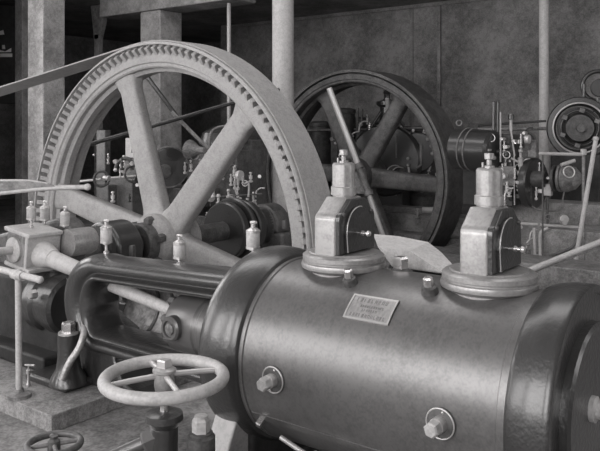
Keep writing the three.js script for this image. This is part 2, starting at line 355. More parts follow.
{ // pedestal bearings
  const bearing = (label, x, y, z, r, w, m1, m2, y0) => {
    const t = thing('shaft_bearing', label, 'bearing', 'shaft bearings');
    part(t, 'pedestal', [box(x - r * 1.5, x + r * 1.5, y0, y - r * 0.35, z - w / 2, z + w / 2, 0.04), box(x - r * 2, x + r * 2, y0, y0 + 0.12, z - w / 2 - 0.08, z + w / 2 + 0.08, 0.02)], m1);
    const s = new THREE.Shape(); s.absarc(x, y, r * 1.15, -0.3, Math.PI + 0.3, false); s.closePath();
    part(t, 'cap', plateXY(s, z - w / 2, z + w / 2, 0.03, 24), m2);
    part(t, 'collar', turned([[r * 0.4, 0], [r * 1.0, 0], [r * 1.0, 0.05], [r * 0.4, 0.05]], V(x, y, z + w / 2), ZP), m1);
    for (const k of [-1, 1]) part(t, 'cap_bolt', hex(V(x + k * r * 1.15, y - r * 0.2, z), YP, 0.035, 0.1), M.iron);
    settle(t);
  };
  bearing('black main bearing behind the engine frame, left of the flywheel hub', WX, AX, -4.3, 0.22, 0.28, M.black, M.black, 0.1);
  bearing('outer shaft bearing behind the eccentric sheaves', WX, AX, -6.45, 0.2, 0.24, M.iron, M.iron, 0);
}

// ---------------------------------------------------------------- main cylinder
const onBarrel = (x, deg, r = RL) => { const a = THREE.MathUtils.degToRad(deg); return { p: V(x, AX + r * Math.sin(a), ZC + r * Math.cos(a)), n: V(0, Math.sin(a), Math.cos(a)) }; };
{
  const t = thing('steam_cylinder', 'big horizontal engine cylinder in grey sheet lagging with black end rings', 'cylinder');
  const o = V(0, AX, ZC);
  const seams = [];
  part(t, 'lagging', turned([[RL, X_A - 0.01], [RL, X_B + 0.02]], o, XP, 128), M.lagging, 'grey sheet metal jacket');
  part(t, 'edge_band', turned([[RL - 0.01, X_A], [RL + 0.005, X_A], [RL + 0.006, X_A + 0.022], [RL, X_A + 0.026]], o, XP, 128), M.lagging);
  part(t, 'edge_band', turned([[RL, X_B - 0.034], [RL + 0.006, X_B - 0.03], [RL + 0.006, X_B], [RL - 0.01, X_B]], o, XP, 128), M.lagging);
  // a lap joint of the lagging, low on the near side
  for (const deg of [-32]) {
    const g = []; for (let k = 0; k < 6; k++) { }
    const a = THREE.MathUtils.degToRad(deg), s = new THREE.BoxGeometry(X_B - X_A - 0.06, 0.035, 0.006);
    s.rotateX(-a).translate((X_A + X_B) / 2, AX + RL * Math.sin(a), ZC + RL * Math.cos(a)); part(t, 'lap_joint', s, M.lagging);
  }
  const curve = (pts, n) => new THREE.SplineCurve(pts.map(([r, x]) => new THREE.Vector2(r, x))).getPoints(n).map((p) => [p.x, p.y]);
  part(t, 'end_ring', turned([[RL - 0.02, X_A + 0.004], ...curve([[0.447, X_A - 0.002], [0.458, X_A - 0.014], [0.474, -2.36], [0.481, -2.43], [0.476, -2.49], [0.458, -2.54], [0.42, -2.575], [0.36, -2.59]], 24), [0.3, -2.6], [0.0, -2.6]].reverse(), o, XP, 128), M.ringBlack, 'glossy black end ring');
  part(t, 'end_ring', turned([[RL - 0.02, X_B - 0.004], ...curve([[0.448, X_B], [0.462, X_B + 0.012], [0.474, -0.99], [0.481, -0.95], [0.482, -0.9]], 16), [0.482, -0.885], [0.474, -0.872], [0.45, -0.872], [0.445, -0.885], [0.34, -0.885]], o, XP, 128), M.ringBlack, 'glossy black end ring');
  part(t, 'cylinder_head', turned([[0.34, -0.886], [0.34, -0.855], [0.328, -0.845], [0.31, -0.845], [0.305, -0.862], [0.0, -0.862]], o, XP, 96), M.black);
  part(t, 'head_boss', turned([[0.05, 0], [0.05, 0.02], [0.034, 0.026], [0.034, 0.05], [0.026, 0.058], [0, 0.058]], V(-0.864, AX + 0.02, ZC + 0.03), XP, 28), M.pale);
  // nameplate riveted to the lagging
  {
    const x0 = -1.802, x1 = -1.58, d0 = 40.5, d1 = 56.7, N = 10, pos = [], uv = [], idx = [];
    const ring = (r, inset) => { const s = []; for (let i = 0; i <= N; i++) for (const e of [0, 1]) { const q = onBarrel(e ? x1 - inset : x0 + inset, d0 + inset * 130 + (d1 - d0 - inset * 260) * i / N, r); s.push(q.p); } return s; };
    const patch = (xa, xb, da, db, r0, r1) => {
      const g = new THREE.BoxGeometry(1, 1, 1, 1, 8, 1), p = g.attributes.position;
      for (let i = 0; i < p.count; i++) { const q = onBarrel(xa + (xb - xa) * (p.getX(i) + 0.5), da + (db - da) * (p.getY(i) + 0.5), r0 + (r1 - r0) * (p.getZ(i) + 0.5)).p; p.setXYZ(i, q.x, q.y, q.z); }
      g.computeVertexNormals(); return g;
    };
    const np = part(t, 'nameplate', patch(x0, x1, d0, d1, RL - 0.004, RL + 0.005), M.plated, 'small oblong maker plate with worn raised lettering');
    part(np, 'plate_border', [patch(x0, x1, d0, d0 + 0.9, RL, RL + 0.008), patch(x0, x1, d1 - 0.9, d1, RL, RL + 0.008), patch(x0, x0 + 0.008, d0, d1, RL, RL + 0.008), patch(x1 - 0.008, x1, d0, d1, RL, RL + 0.008)], M.steelSoft);
    const marks = [], row = (deg, h, xa, xb, w) => { for (let x = xa; x < xb; x += w * 1.35) { const ww = w * (0.55 + 0.45 * rnd()); marks.push(patch(x, x + ww * 0.28, deg, deg + h, RL + 0.003, RL + 0.0065)); if (rnd() > 0.35) marks.push(patch(x, x + ww, deg + h * (rnd() > 0.5 ? 0.8 : 0), deg + h * (rnd() > 0.5 ? 1 : 0.25), RL + 0.003, RL + 0.0065)); if (rnd() > 0.4) marks.push(patch(x + ww * 0.75, x + ww, deg, deg + h, RL + 0.003, RL + 0.0065)); } };
    row(52, 2.6, x0 + 0.03, x1 - 0.035, 0.013); row(48.6, 1.6, x0 + 0.06, x1 - 0.05, 0.008); row(46, 1.6, x0 + 0.075, x1 - 0.075, 0.008); row(42.2, 2.2, x0 + 0.025, x1 - 0.03, 0.011);
    part(np, 'worn_lettering', marks, M.print);
  }
  // indicator plugs in round plates
  for (const [x, deg] of [[-2.1, -2], [-1.29, -1.5]]) {
    const q = onBarrel(x, deg);
    const pl = part(t, 'plug_plate', turned([[0, 0.012], [0.052, 0.012], [0.06, 0.006], [0.06, -0.01]].reverse(), q.p, q.n, 36), M.iron);
    part(pl, 'plate_rim', along(new THREE.TorusGeometry(0.057, 0.0035, 8, 40).rotateX(Math.PI / 2), q.p.clone().addScaledVector(q.n, 0.009), q.n), M.steelSoft);
    const tilt = V(0.0, q.n.y, q.n.z).normalize();
    part(pl, 'plug_collar', turned([[0.03, 0], [0.03, 0.035], [0.024, 0.042], [0, 0.042]], q.p.clone().addScaledVector(q.n, 0.008), tilt, 24), M.steelSoft);
    part(pl, 'plug', hex(q.p.clone().addScaledVector(q.n, 0.048), tilt, 0.03, 0.042, 0.3), M.pale);
    for (const k of [-1, 1]) part(pl, 'screw', ball(q.p.clone().add(V(k * 0.012, k * 0.045, 0.012)), 0.006), M.steel);
  }
  // small capped fittings on the top
  for (const [x, deg, s] of [[-1.865, 65.5, 1], [-1.478, 68, 1.05]]) {
    const q = onBarrel(x, deg);
    const b = part(t, 'oil_boss', turned([[0, 0.034], [0.02 * s, 0.034], [0.03 * s, 0.028], [0.034 * s, 0.01], [0.036 * s, -0.01]].reverse(), q.p, q.n, 28), M.iron);
    part(b, 'boss_plug', hex(q.p.clone().addScaledVector(q.n, 0.032), q.n.clone().add(V(0, 0.5, 0)).normalize(), 0.02 * s, 0.04), M.steel);
  }
  {
    const c = at(411, 271, 3.55);
    const b = part(t, 'oil_boss', turned([[0.06, -0.06], [0.055, 0], [0.03, 0.012], [0, 0.012]], V(c.x, AX + RL - 0.005, ZC - 0.06), YP, 28), M.iron);
    part(b, 'square_nut', hex(V(c.x, AX + RL + 0.005, ZC - 0.06), YP, 0.034, 0.055, 0.6, 4), M.steel);
  }
  // low drain plug and supporting feet
  {
    const q = onBarrel(-2.23, -34, RL);
    part(t, 'drain_plug', hex(q.p, q.n, 0.018, 0.04, 0.4, 4), M.steel);
    part(t, 'drain_rod', [tube([V(-2.12, AX - 0.3, ZC + 0.36), V(-1.95, AX - 0.335, ZC + 0.37), V(-1.86, AX - 0.33, ZC + 0.38), V(-1.7, AX - 0.38, ZC + 0.38), V(-1.5, AX - 0.46, ZC + 0.36)], 0.012)], M.steelSoft);
    part(t, 'drain_cock', [rod(V(-1.92, AX - 0.31, ZC + 0.38), V(-1.8, AX - 0.375, ZC + 0.4), 0.016), rod(V(-1.88, AX - 0.33, ZC + 0.4), V(-1.86, AX - 0.43, ZC + 0.38), 0.012)], M.steelSoft);
    part(t, 'foot', [box(-2.56, -2.34, 0, 0.42, ZC - 0.3, ZC + 0.3, 0.03), box(-2.62, -2.3, 0, 0.07, ZC - 0.42, ZC + 0.42, 0.02)], M.blackMatt);
    part(t, 'foot', [box(-1.0, -0.88, 0, 0.42, ZC - 0.3, ZC + 0.3, 0.03), box(-1.06, -0.84, 0, 0.07, ZC - 0.42, ZC + 0.42, 0.02)], M.blackMatt);
    const s = new THREE.Shape([[ZC + 0.05, 0.07], [ZC + 0.5, 0.07], [ZC + 0.46, 0.13], [ZC + 0.36, 0.34], [ZC + 0.3, 0.36]].map(([z, y]) => new THREE.Vector2(-z, y)));
    part(t, 'foot_web', new THREE.ExtrudeGeometry(s, { depth: 0.12, bevelEnabled: true, bevelSize: 0.01, bevelThickness: 0.01 }).rotateY(Math.PI / 2).translate(-2.5, 0, 0), M.pale);
  }
  settle(t);
}

// ---------------------------------------------------------------- valve bonnets on the cylinder top
function bonnet(x, label) {
  const t = thing('valve_bonnet', label, 'valve housing', 'valve housings on the cylinder');
  const y0 = AX + 0.4, o = V(x, y0, ZC);
  part(t, 'base_flange', turned([[0, -0.05], [0.165, -0.05], [0.165, 0.01], [0.185, 0.02], [0.2, 0.028], [0.203, 0.04], [0.2, 0.052], [0.19, 0.056], [0.19, 0.062], [0.196, 0.066], [0.196, 0.085], [0.185, 0.094], [0.165, 0.096], [0.16, 0.102], [0, 0.102]], o, YP, 72), M.plated, 'stepped polished base flange');
  // tombstone housing: broad across the engine, shallow along it
  const yb = y0 + 0.1, hw = 0.158, hs = 0.15, ht = 0.262, nk = 0.062;
  const sil = (k, e = 0) => { const s = new THREE.Shape(); s.moveTo(-hw + e, e); s.lineTo(-hw + e, hs); s.bezierCurveTo(-hw + e, hs + 0.03, -hw + 0.012, hs + 0.04, -hw + 0.032, hs + 0.054 - e); s.lineTo(-nk, ht - e); s.lineTo(nk, ht - e); s.lineTo(hw - 0.032, hs + 0.054 - e); s.bezierCurveTo(hw - 0.012, hs + 0.04, hw - e, hs + 0.03, hw - e, hs); s.lineTo(hw - e, e); s.closePath(); return s; };
  const th = 0.125;
  const hg = plateXY(sil(0), -th / 2, th / 2, 0.014, 10).rotateY(Math.PI / 2).translate(x, yb, ZC);
  part(t, 'housing', toCreasedNormals(hg, 0.7), M.plated, 'light grey metal housing');
  // black cover on the +x face, with a proud arched door
  const cg = plateXY(sil(0, 0.006), 0, 0.03, 0.006, 10).rotateY(Math.PI / 2).translate(x + th / 2 - 0.012, yb, ZC);
  const cover = part(t, 'cover_plate', cg, M.black, 'black arched cover plate');
  const ds = new THREE.Shape(); ds.moveTo(-0.1, 0.012); ds.lineTo(-0.108, 0.1); ds.bezierCurveTo(-0.104, 0.17, -0.07, 0.215, 0, 0.22); ds.bezierCurveTo(0.07, 0.215, 0.104, 0.17, 0.108, 0.1); ds.lineTo(0.1, 0.012); ds.closePath();
  part(cover, 'door', plateXY(ds, 0, 0.02, 0.004, 12).rotateY(Math.PI / 2).translate(x + th / 2 + 0.01, yb, ZC), M.black);
  const rim = ds.getPoints(12).slice(0, -2).filter((p) => p.x < 0.03).map((p) => V(x + th / 2 + 0.03, yb + p.y, ZC - p.x));
  part(cover, 'door_edge', tube(rim, 0.0028, 80, 6), M.steelSoft);
  const kx = x + th / 2 + 0.028;
  part(cover, 'door_screw', turned([[0.0, 0.075], [0.012, 0.07], [0.014, 0.058], [0.007, 0.052], [0.007, 0.04], [0.012, 0.036], [0.012, 0.026], [0.005, 0.02], [0.005, -0.005]].reverse(), V(kx, yb + 0.098, ZC + 0.02), XP, 18), M.steel);
  for (const z of [-0.115, 0.12]) part(cover, 'rivet', ball(V(x + th / 2 + 0.02, yb + 0.19, ZC + z), 0.01), M.iron);
  // neck, collar, cap and thumbscrew
  const yn = yb + ht - 0.006, r = 0.054;
  part(t, 'collar', turned([[0, 0], [0.052, 0], [0.052, 0.012], [r + 0.007, 0.014], [r + 0.007, 0.05], [r + 0.003, 0.054], [0, 0.052]], V(x, yn, ZC), YP, 44), M.plated);
  part(t, 'cap', turned([[0, 0.05], [r, 0.05], [r, 0.158], [r - 0.006, 0.166], [0, 0.168]], V(x, yn, ZC), YP, 44), M.plated);
  part(t, 'top_screw', [turned([[0, 0.165], [0.022, 0.166], [0.022, 0.176], [0.011, 0.178], [0.011, 0.2], [0.02, 0.204], [0.02, 0.228], [0.0, 0.23]], V(x, yn, ZC), YP, 20), rod(V(x - 0.022, yn + 0.19, ZC + 0.015), V(x - 0.022, yn + 0.168, ZC + 0.015), 0.005)], M.plated);
  return settle(t);
}
bonnet(-2.025, 'tall light metal valve housing on the cylinder, in front of the flywheel rim');
bonnet(-1.288, 'tall light metal valve housing on the cylinder next to the black end ring');

// ---------------------------------------------------------------- engine frame with the crosshead guide
{
  const t = thing('engine_frame', 'glossy black stirrup shaped engine frame joined to the cylinder', 'engine frame');
  // rounded bar swept round a lying U
  const xr = -2.52, xl = -3.7, yc = AX + 0.01, rr = 0.216, path = [];
  for (let k = 0; k <= 16; k++) path.push([xr + (xl - xr) * k / 16, yc + rr + 0.04 * (1 - k / 16), 0, 1, 0.07 + 0.006 * (1 - k / 16)]);
  for (let k = 1; k < 24; k++) { const a = Math.PI / 2 + Math.PI * k / 24; path.push([xl + rr * Math.cos(a), yc + rr * Math.sin(a), Math.cos(a), Math.sin(a), 0.07 + 0.1 * Math.pow(Math.abs(Math.cos(a)), 1.3)]); }
  for (let k = 0; k <= 16; k++) path.push([xl + (xr - xl) * k / 16, yc - rr - 0.01 * k / 16, 0, -1, 0.07]);
  // bar section, (across, outward): big outer roll, a groove, an inner lip round the opening
  const N = 64, sec = new THREE.CatmullRomCurve3([[-0.06, -0.9], [-0.075, 0], [-0.07, 0.7], [-0.05, 0.95], [0.01, 1.05], [0.09, 0.98], [0.15, 0.72], [0.17, 0.3], [0.16, 0.02], [0.14, -0.14], [0.15, -0.28], [0.178, -0.42], [0.185, -0.58], [0.165, -0.8], [0.11, -0.98], [0.05, -1.03], [-0.03, -1.0]].map(([a, b]) => V(a, b, 0)), true, 'centripetal').getPoints(N).slice(0, N).map((q) => [q.x, q.y]);
  const pos = [], idx = [];
  for (const [x, y, nx, ny, hn] of path) for (const [a, b] of sec) pos.push(x + nx * b * hn, y + ny * b * hn, ZC + a);
  for (let i = 0; i < path.length - 1; i++) for (let k = 0; k < N; k++) { const a = i * N + k, b = i * N + (k + 1) % N; idx.push(a, b, a + N, b, b + N, a + N); }
  let g = new THREE.BufferGeometry(); g.setAttribute('position', new THREE.Float32BufferAttribute(pos, 3)); g.setIndex(idx); g.computeVertexNormals();
  g.setAttribute('uv', new THREE.BufferAttribute(new Float32Array(pos.length / 3 * 2), 2));
  part(t, 'stirrup', g, M.black, 'thick rounded black loop');
  // bored guide behind the opening
  const Nn = 24;
  { const p2 = [], i2 = []; for (let i = 0; i <= Nn; i++) { const a = Math.PI * 0.5 + Math.PI * i / Nn; for (const x of [-3.86, -2.55]) for (const r of [0.2, 0.235]) p2.push(x, AX + r * Math.sin(a), ZC + r * Math.cos(a)); }
    for (let i = 0; i < Nn; i++) { const a = i * 4; for (const [u, v] of [[0, 2], [2, 3], [3, 1], [1, 0]]) i2.push(a + u, a + v, a + 4 + u, a + v, a + 4 + v, a + 4 + u); }
    let q = new THREE.BufferGeometry(); q.setAttribute('position', new THREE.Float32BufferAttribute(p2, 3)); q.setIndex(i2); q = toCreasedNormals(q, 0.6);
    part(t, 'guide', q, M.machined); }
  part(t, 'guide_shell', new THREE.CylinderGeometry(0.262, 0.262, 1.36, 48, 1, true, Math.PI * 0.5, Math.PI).rotateZ(Math.PI / 2).translate(-3.2, AX, ZC), M.black);
  for (const x of [-3.55, -3.42]) part(t, 'guide_ring', new THREE.TorusGeometry(0.196, 0.012, 8, 30, Math.PI).rotateZ(Math.PI / 2).rotateY(-Math.PI / 2).translate(x, AX, ZC), M.iron);
  // lower guide bar and neck
  part(t, 'neck', turned([[0.28, -2.66], [0.3, -2.62], [0.345, -2.59], [0.345, -2.55], [0, -2.55]], V(0, AX, ZC), XP, 64), M.black);
  part(t, 'guide_bar', [box(-3.5, -2.75, AX - 0.2, AX - 0.14, ZC - 0.08, ZC + 0.12, 0.02)], M.iron);
  // pedestal foot with a bolt column
  const fx = -3.93, fz = -2.77;
  const prof = new THREE.Shape(); prof.moveTo(-0.3, 0); prof.lineTo(0.42, 0); prof.lineTo(0.42, 0.05); prof.bezierCurveTo(0.28, 0.08, 0.24, 0.15, 0.22, 0.34); prof.lineTo(-0.16, 0.42); prof.bezierCurveTo(-0.17, 0.2, -0.2, 0.1, -0.3, 0.05); prof.closePath();
  part(t, 'pedestal', plateXY(prof, ZC - 0.2, ZC + 0.1, 0.02, 12).translate(-3.86, 0.1, 0), M.black);
  part(t, 'foot_plate', [box(-4.25, -3.83, 0.1, 0.15, ZC - 0.3, -2.685, 0.02), box(-3.86, -3.5, 0.1, 0.15, ZC - 0.3, ZC + 0.06, 0.02)], M.black);
  part(t, 'bolt_column', turned([[0, 0.0], [0.115, 0.0], [0.105, 0.04], [0.075, 0.09], [0.065, 0.16], [0.064, 0.3], [0, 0.3]], V(fx + 0.02, 0.13, fz - 0.0), YP, 32), M.black);
  part(t, 'foot_highlight', tube([at(85, 318, 4.6), at(84, 334, 4.5), at(79, 348, 4.46), at(70, 362, 4.44), at(62, 380, 4.42)], 0.022, 40, 10), M.machined);  // pale tube laid on the foot as a highlight along its curved web
  part(t, 'bolt_washer', turned([[0, 0], [0.062, 0], [0.062, 0.012], [0, 0.012]], V(fx + 0.02, 0.43, fz), YP, 24), M.steelSoft);
  part(t, 'foot_bolt', hex(V(fx + 0.02, 0.442, fz), YP, 0.042, 0.06, 0.2), M.steel);
  settle(t);
}
single('foundation_block', [box(-6.3, -3.61, 0, 0.1, -4.55, -2.447, 0.006)], M.block, 'low square edged stone block under the frame foot', 'stone block');

{ // crosshead
  const t = thing('crosshead', 'grey cylindrical crosshead inside the black frame opening', 'crosshead');
  part(t, 'slipper', turned([[0, -3.13], [0.1, -3.135], [0.155, -3.12], [0.168, -3.1], [0.168, -2.9], [0.16, -2.89], [0.16, -2.87], [0.168, -2.86], [0.168, -2.7], [0, -2.7]], V(0, AX - 0.01, ZC), XP, 56), M.ironGloss);
  const pb = part(t, 'pin_boss', turned([[0.068, 0.12], [0.068, 0.19], [0.058, 0.2], [0.046, 0.2], [0.042, 0.188], [0, 0.188]], V(-3.03, AX - 0.0, ZC), ZP, 32), M.ironGloss);
  part(pb, 'pin', turned([[0.03, 0.18], [0.03, 0.198], [0.02, 0.204], [0, 0.204]], V(-3.03, AX - 0.0, ZC), ZP, 24), M.ironGrey);
  for (const [x, y, z] of [[-3.13, 0.11, 0.06], [-3.13, 0.02, 0.11], [-3.13, -0.09, 0.09]]) part(t, 'cap_bolt', hex(V(x + 0.01, AX + y, ZC + z), XN, 0.028, 0.05), M.iron);
  part(t, 'piston_rod', rod(V(-2.72, AX, ZC), V(-2.58, AX, ZC), 0.07), M.steel);
  settle(t);
}
{ // connecting rod with its strap end
  const t = thing('connecting_rod', 'bright steel connecting rod with a square strap end at left', 'connecting rod');
  const a = V(-4.44, AX + 0.215, ZC), b = V(-3.12, AX + 0.02, ZC);
  part(t, 'rod', rod(a, b, 0.06, 0.03, 28), M.pale);
  const e = V(-4.62, AX + 0.262, ZC);
  const bx = (w, h, d, r, dx, dy, dz) => new RoundedBoxGeometry(w, h, d, 3, r).rotateZ(-0.12).translate(e.x + dx, e.y + dy, e.z + dz);
  part(t, 'big_end', bx(0.22, 0.23, 0.26, 0.02, 0, 0, 0), M.ironGrey);
  part(t, 'strap', [bx(0.3, 0.03, 0.27, 0.01, 0.02, 0.118, 0), bx(0.3, 0.03, 0.27, 0.01, 0.02, -0.118, 0), bx(0.03, 0.24, 0.265, 0.012, 0.122, -0.015, 0)], M.pale);
  part(t, 'shoulder', along(new THREE.CylinderGeometry(0.061, 0.1, 0.14, 28).translate(0, 0.06, 0), V(-4.5, AX + 0.226, ZC), b.clone().sub(a)), M.pale);
  part(t, 'rear_brass', turned([[0, -0.1], [0.09, -0.1], [0.095, -0.08], [0.095, 0.1], [0, 0.1]], V(-4.42, AX + 0.29, ZC - 0.24), ZP, 36), M.plated);
  part(t, 'crank_pin', turned([[0.085, 0], [0.085, 0.02], [0.07, 0.03], [0.028, 0.03], [0.028, 0.3], [0, 0.3]], V(e.x, e.y, e.z + 0.128), ZP, 32), M.pale);
  settle(t);
}

// ---------------------------------------------------------------- oil cups, levers, handwheels, rails
function oilCup(base, s, label) {
  const t = thing('oil_cup', label, 'oil cup', 'drip oil cups');
  part(t, 'stem', turned([[0, 0], [0.018, 0], [0.018, 0.015], [0.009, 0.02], [0.009, 0.055], [0.02, 0.06], [0.02, 0.07], [0, 0.07]].map(([r, h]) => [r * s, h * s]), base, YP, 20), M.brass);
  part(t, 'glass', turned([[0.032, 0.078], [0.036, 0.085], [0.036, 0.15], [0.032, 0.157]].map(([r, h]) => [r * s, h * s]), base, YP, 24), M.pale);
  part(t, 'lower_ring', turned([[0, 0.068], [0.038, 0.068], [0.038, 0.08], [0, 0.08]].map(([r, h]) => [r * s, h * s]), base, YP, 24), M.brass);
  part(t, 'lid', turned([[0, 0.154], [0.038, 0.154], [0.038, 0.165], [0.022, 0.176], [0.012, 0.18], [0.012, 0.2], [0, 0.2]].map(([r, h]) => [r * s, h * s]), base, YP, 24), M.brass);
  part(t, 'lever', [rod(base.clone().add(V(-0.014 * s, 0.205 * s, 0)), base.clone().add(V(0.03 * s, 0.21 * s, 0.012 * s)), 0.008 * s), rod(base.clone().add(V(0, 0.195 * s, 0)), base.clone().add(V(0, 0.215 * s, 0)), 0.007 * s)], M.brass);
  return settle(t);
}
oilCup(V(-3.815, AX + 0.3, ZC), 1.0, 'glass oil cup on the rounded left end of the black frame');
oilCup(V(-2.60, AX + 0.385, ZC), 1.0, 'glass oil cup where the black frame meets the cylinder ring');
oilCup(at(65, 235, 5.3), 0.95, 'glass oil cup just right of the connecting rod strap end');
oilCup(at(45, 229, 5.35), 0.95, 'oil cup in front of the flywheel teeth, behind the connecting rod');
oilCup(V(-4.63, AX + 0.395, ZC), 0.85, 'oil cup standing on the square strap end at the left edge');
oilCup(V(-3.19, AX + 0.27, ZC - 0.03), 0.95, 'oil cup halfway along the top of the black frame');

{ // near valve with the big handwheel
  const t = thing('handwheel_valve', 'stop valve with a large pale horizontal handwheel in the foreground', 'valve');
  const c = V(-2.32, 0.664, -2.105), R = 0.241, k = 0.026;
  const hw = part(t, 'handwheel', new THREE.TorusGeometry(R, k, 20, 72).rotateX(Math.PI / 2).translate(c.x, c.y, c.z), M.pale, 'smooth pale handwheel rim');
  for (let i = 0; i < 4; i++) {
    const a = THREE.MathUtils.degToRad(-63 + i * 90), d = V(Math.cos(a), 0, Math.sin(a));
    part(hw, 'spoke', tube([c.clone().addScaledVector(d, 0.03).add(V(0, 0.012, 0)), c.clone().addScaledVector(d, 0.12).add(V(0, 0.008, 0)), c.clone().addScaledVector(d, R)], 0.012, 16, 10), M.steelSoft);
  }
  part(hw, 'hub', turned([[0, -0.07], [0.034, -0.065], [0.042, -0.03], [0.04, 0.02], [0.048, 0.026], [0.048, 0.036], [0.034, 0.044], [0, 0.044]], c, YP, 28), M.plated);
  part(hw, 'nut', hex(c.clone().add(V(0, 0.042, 0)), YP, 0.03, 0.034, 0.9, 4), M.steelSoft);
  part(t, 'stem', rod(c.clone().add(V(0, -0.05, 0)), c.clone().add(V(0, -0.2, 0)), 0.018), M.steel);
  part(t, 'gland', turned([[0, 0.0], [0.05, 0.0], [0.075, -0.01], [0.078, -0.035], [0.06, -0.06], [0.045, -0.075]], c.clone().add(V(0, -0.135, 0)), YP, 40), M.black);
  part(t, 'valve_body', turned([[0.05, -0.19], [0.058, -0.2], [0.058, -0.46], [0.1, -0.5], [0.1, -0.664], [0, -0.664]], c, YP, 36), M.black);
  const q = c.clone().add(V(0, -0.23, 0)), out = V(-0.6, -0.34, 0.55).normalize();
  part(t, 'union_nut', hex(q.clone().addScaledVector(out, 0.03), out, 0.05, 0.06), M.ironGloss);
  part(t, 'pipe', rod(q.clone().addScaledVector(out, 0.05), q.clone().addScaledVector(out, 0.9), 0.028), M.ironGloss);
  settle(t);
}
{ // small handwheel, lower left
  const t = thing('handwheel_valve', 'small dark horizontal handwheel at the bottom left', 'valve');
  const c = at(54, 444, 2.75), R = mm(25.5, 2.75), k = 0.013;
  const hw = part(t, 'handwheel', new THREE.TorusGeometry(R, k, 16, 56).rotateX(Math.PI / 2).translate(c.x, c.y, c.z), M.iron);
  for (let i = 0; i < 4; i++) { const a = 0.5 + i * Math.PI / 2, d = V(Math.cos(a), 0, Math.sin(a)); part(hw, 'spoke', rod(c.clone(), c.clone().addScaledVector(d, R), 0.008), M.ironGrey); }
  part(hw, 'hub', turned([[0, -0.03], [0.024, -0.03], [0.022, 0.012], [0.014, 0.02], [0.014, 0.03], [0, 0.032]], c, YP, 24), M.iron);
  part(t, 'stem', rod(c.clone(), V(c.x, 0.3, c.z), 0.014), M.iron);
  part(t, 'valve_body', turned([[0.02, 0.32], [0.05, 0.3], [0.05, 0.1], [0.08, 0.08], [0.08, 0], [0, 0]], V(c.x, 0, c.z), YP, 28), M.blackMatt);
  settle(t);
}
{ // capped standpipe
  const t = thing('capped_pipe', 'dark upright pipe with a bright hexagon cap beside the handwheel', 'pipe');
  const d = 3.0, c = at(201, 430, d), y = at(201, 431, d).y;
  part(t, 'pipe', turned([[0.057, 0.0], [0.057, y - 0.02], [0.047, y - 0.012], [0.047, y - 0.004], [0, y]], V(c.x, 0, c.z), YP, 32), M.iron);
  part(t, 'cap', [hex(V(c.x, y - 0.006, c.z), YP, 0.036, 0.06, 0.3), turned([[0, 0], [0.026, 0], [0.026, 0.012], [0, 0.014]], V(c.x, y + 0.05, c.z), YP, 24)], M.pale);
  settle(t);
}
{ // T-shaped handle at the left
  const t = thing('t_handle', 'pale upright pipe with a crossbar at the left edge', 'handle');
  const a = V(-4.02, AX + 0.218, -2.5);
  part(t, 'upright', rod(V(-4.01, 0.1, -2.5), a, 0.019), M.pale);
  part(t, 'crossbar', rod(V(-4.35, AX + 0.232, -2.5), V(-3.8, AX + 0.217, -2.5), 0.02), M.pale);
  part(t, 'tee', [ball(a, 0.034), rod(a.clone().add(V(-0.05, 0, 0)), a.clone().add(V(0.05, -0.001, 0)), 0.028)], M.pale);
  part(t, 'end_cap', ball(V(-3.8, AX + 0.217, -2.5), 0.022), M.pale);
  part(t, 'base', turned([[0, 0], [0.07, 0], [0.07, 0.02], [0.03, 0.03], [0.025, 0.05]], V(-4.01, 0.1, -2.5), YP, 24), M.ironGrey);
  settle(t);
}
{ // starting lever in front of the flywheel
  const t = thing('starting_lever', 'long pale tapered lever with a ball end at the left edge', 'lever');
  const d = 4.9, p = (x, y, k = 0) => at(x, y, d + k);
  const A = [p(-40, 181.5), p(0, 181.5), p(30, 181), p(50, 184), p(60, 188), p(50, 189), p(0, 194), p(-40, 197.5)];
  const n = V(SN, 0, CS);
  const solid = (pts, th) => { const pos = [], idx = [], N = pts.length; for (const q of pts) pos.push(q.x + n.x * th, q.y, q.z + n.z * th); for (const q of pts) pos.push(q.x - n.x * th, q.y, q.z - n.z * th);
    for (let i = 1; i < N - 1; i++) { idx.push(0, i, i + 1, N, N + i + 1, N + i); } for (let i = 0; i < N; i++) { const j = (i + 1) % N; idx.push(i, N + i, j, j, N + i, N + j); }
    let g = new THREE.BufferGeometry(); g.setAttribute('position', new THREE.Float32BufferAttribute(pos, 3)); g.setIndex(idx); return toCreasedNormals(g, 0.4); };
  part(t, 'blade', solid(A, 0.012), M.ironGrey);
  part(t, 'upper_flange', tube([p(-40, 180.5), p(0, 181), p(30, 181.5), p(48, 184.5)], 0.012, 30, 8), M.pale);
  part(t, 'handle', tube([p(-40, 197), p(0, 193), p(45, 188.5), p(88, 187)], 0.016, 30, 10), M.pale);
  part(t, 'ball_end', ball(p(87.5, 187), 0.023), M.pale);
  const f = p(-40, 189); part(t, 'stand', [rod(V(f.x, 0.1, f.z), V(f.x, f.y + 0.05, f.z), 0.06)], M.iron);
  settle(t);
}
{ // small drain tap on the stone block
  const t = thing('drain_tap', 'tiny pale tap beside the foot of the upright T pipe', 'tap');
  const b = at(28.5, 372, 4.6); b.y = 0.1; const h = mm(22, 4.6), r = mm(2, 4.6);
  part(t, 'body', turned([[0, 0], [r, 0], [r * 1.2, h * 0.1], [r * 0.7, h * 0.2], [r * 0.7, h * 0.55], [r * 1.1, h * 0.6], [r * 1.1, h * 0.75], [r * 0.4, h * 0.8], [r * 0.4, h], [0, h]], b, YP, 18), M.steelSoft);
  part(t, 'lever', rod(V(b.x - 0.02, b.y + h * 0.97, b.z + 0.01), V(b.x + 0.05, b.y + h * 1.02, b.z - 0.01), 0.006), M.pale);
  settle(t);
}
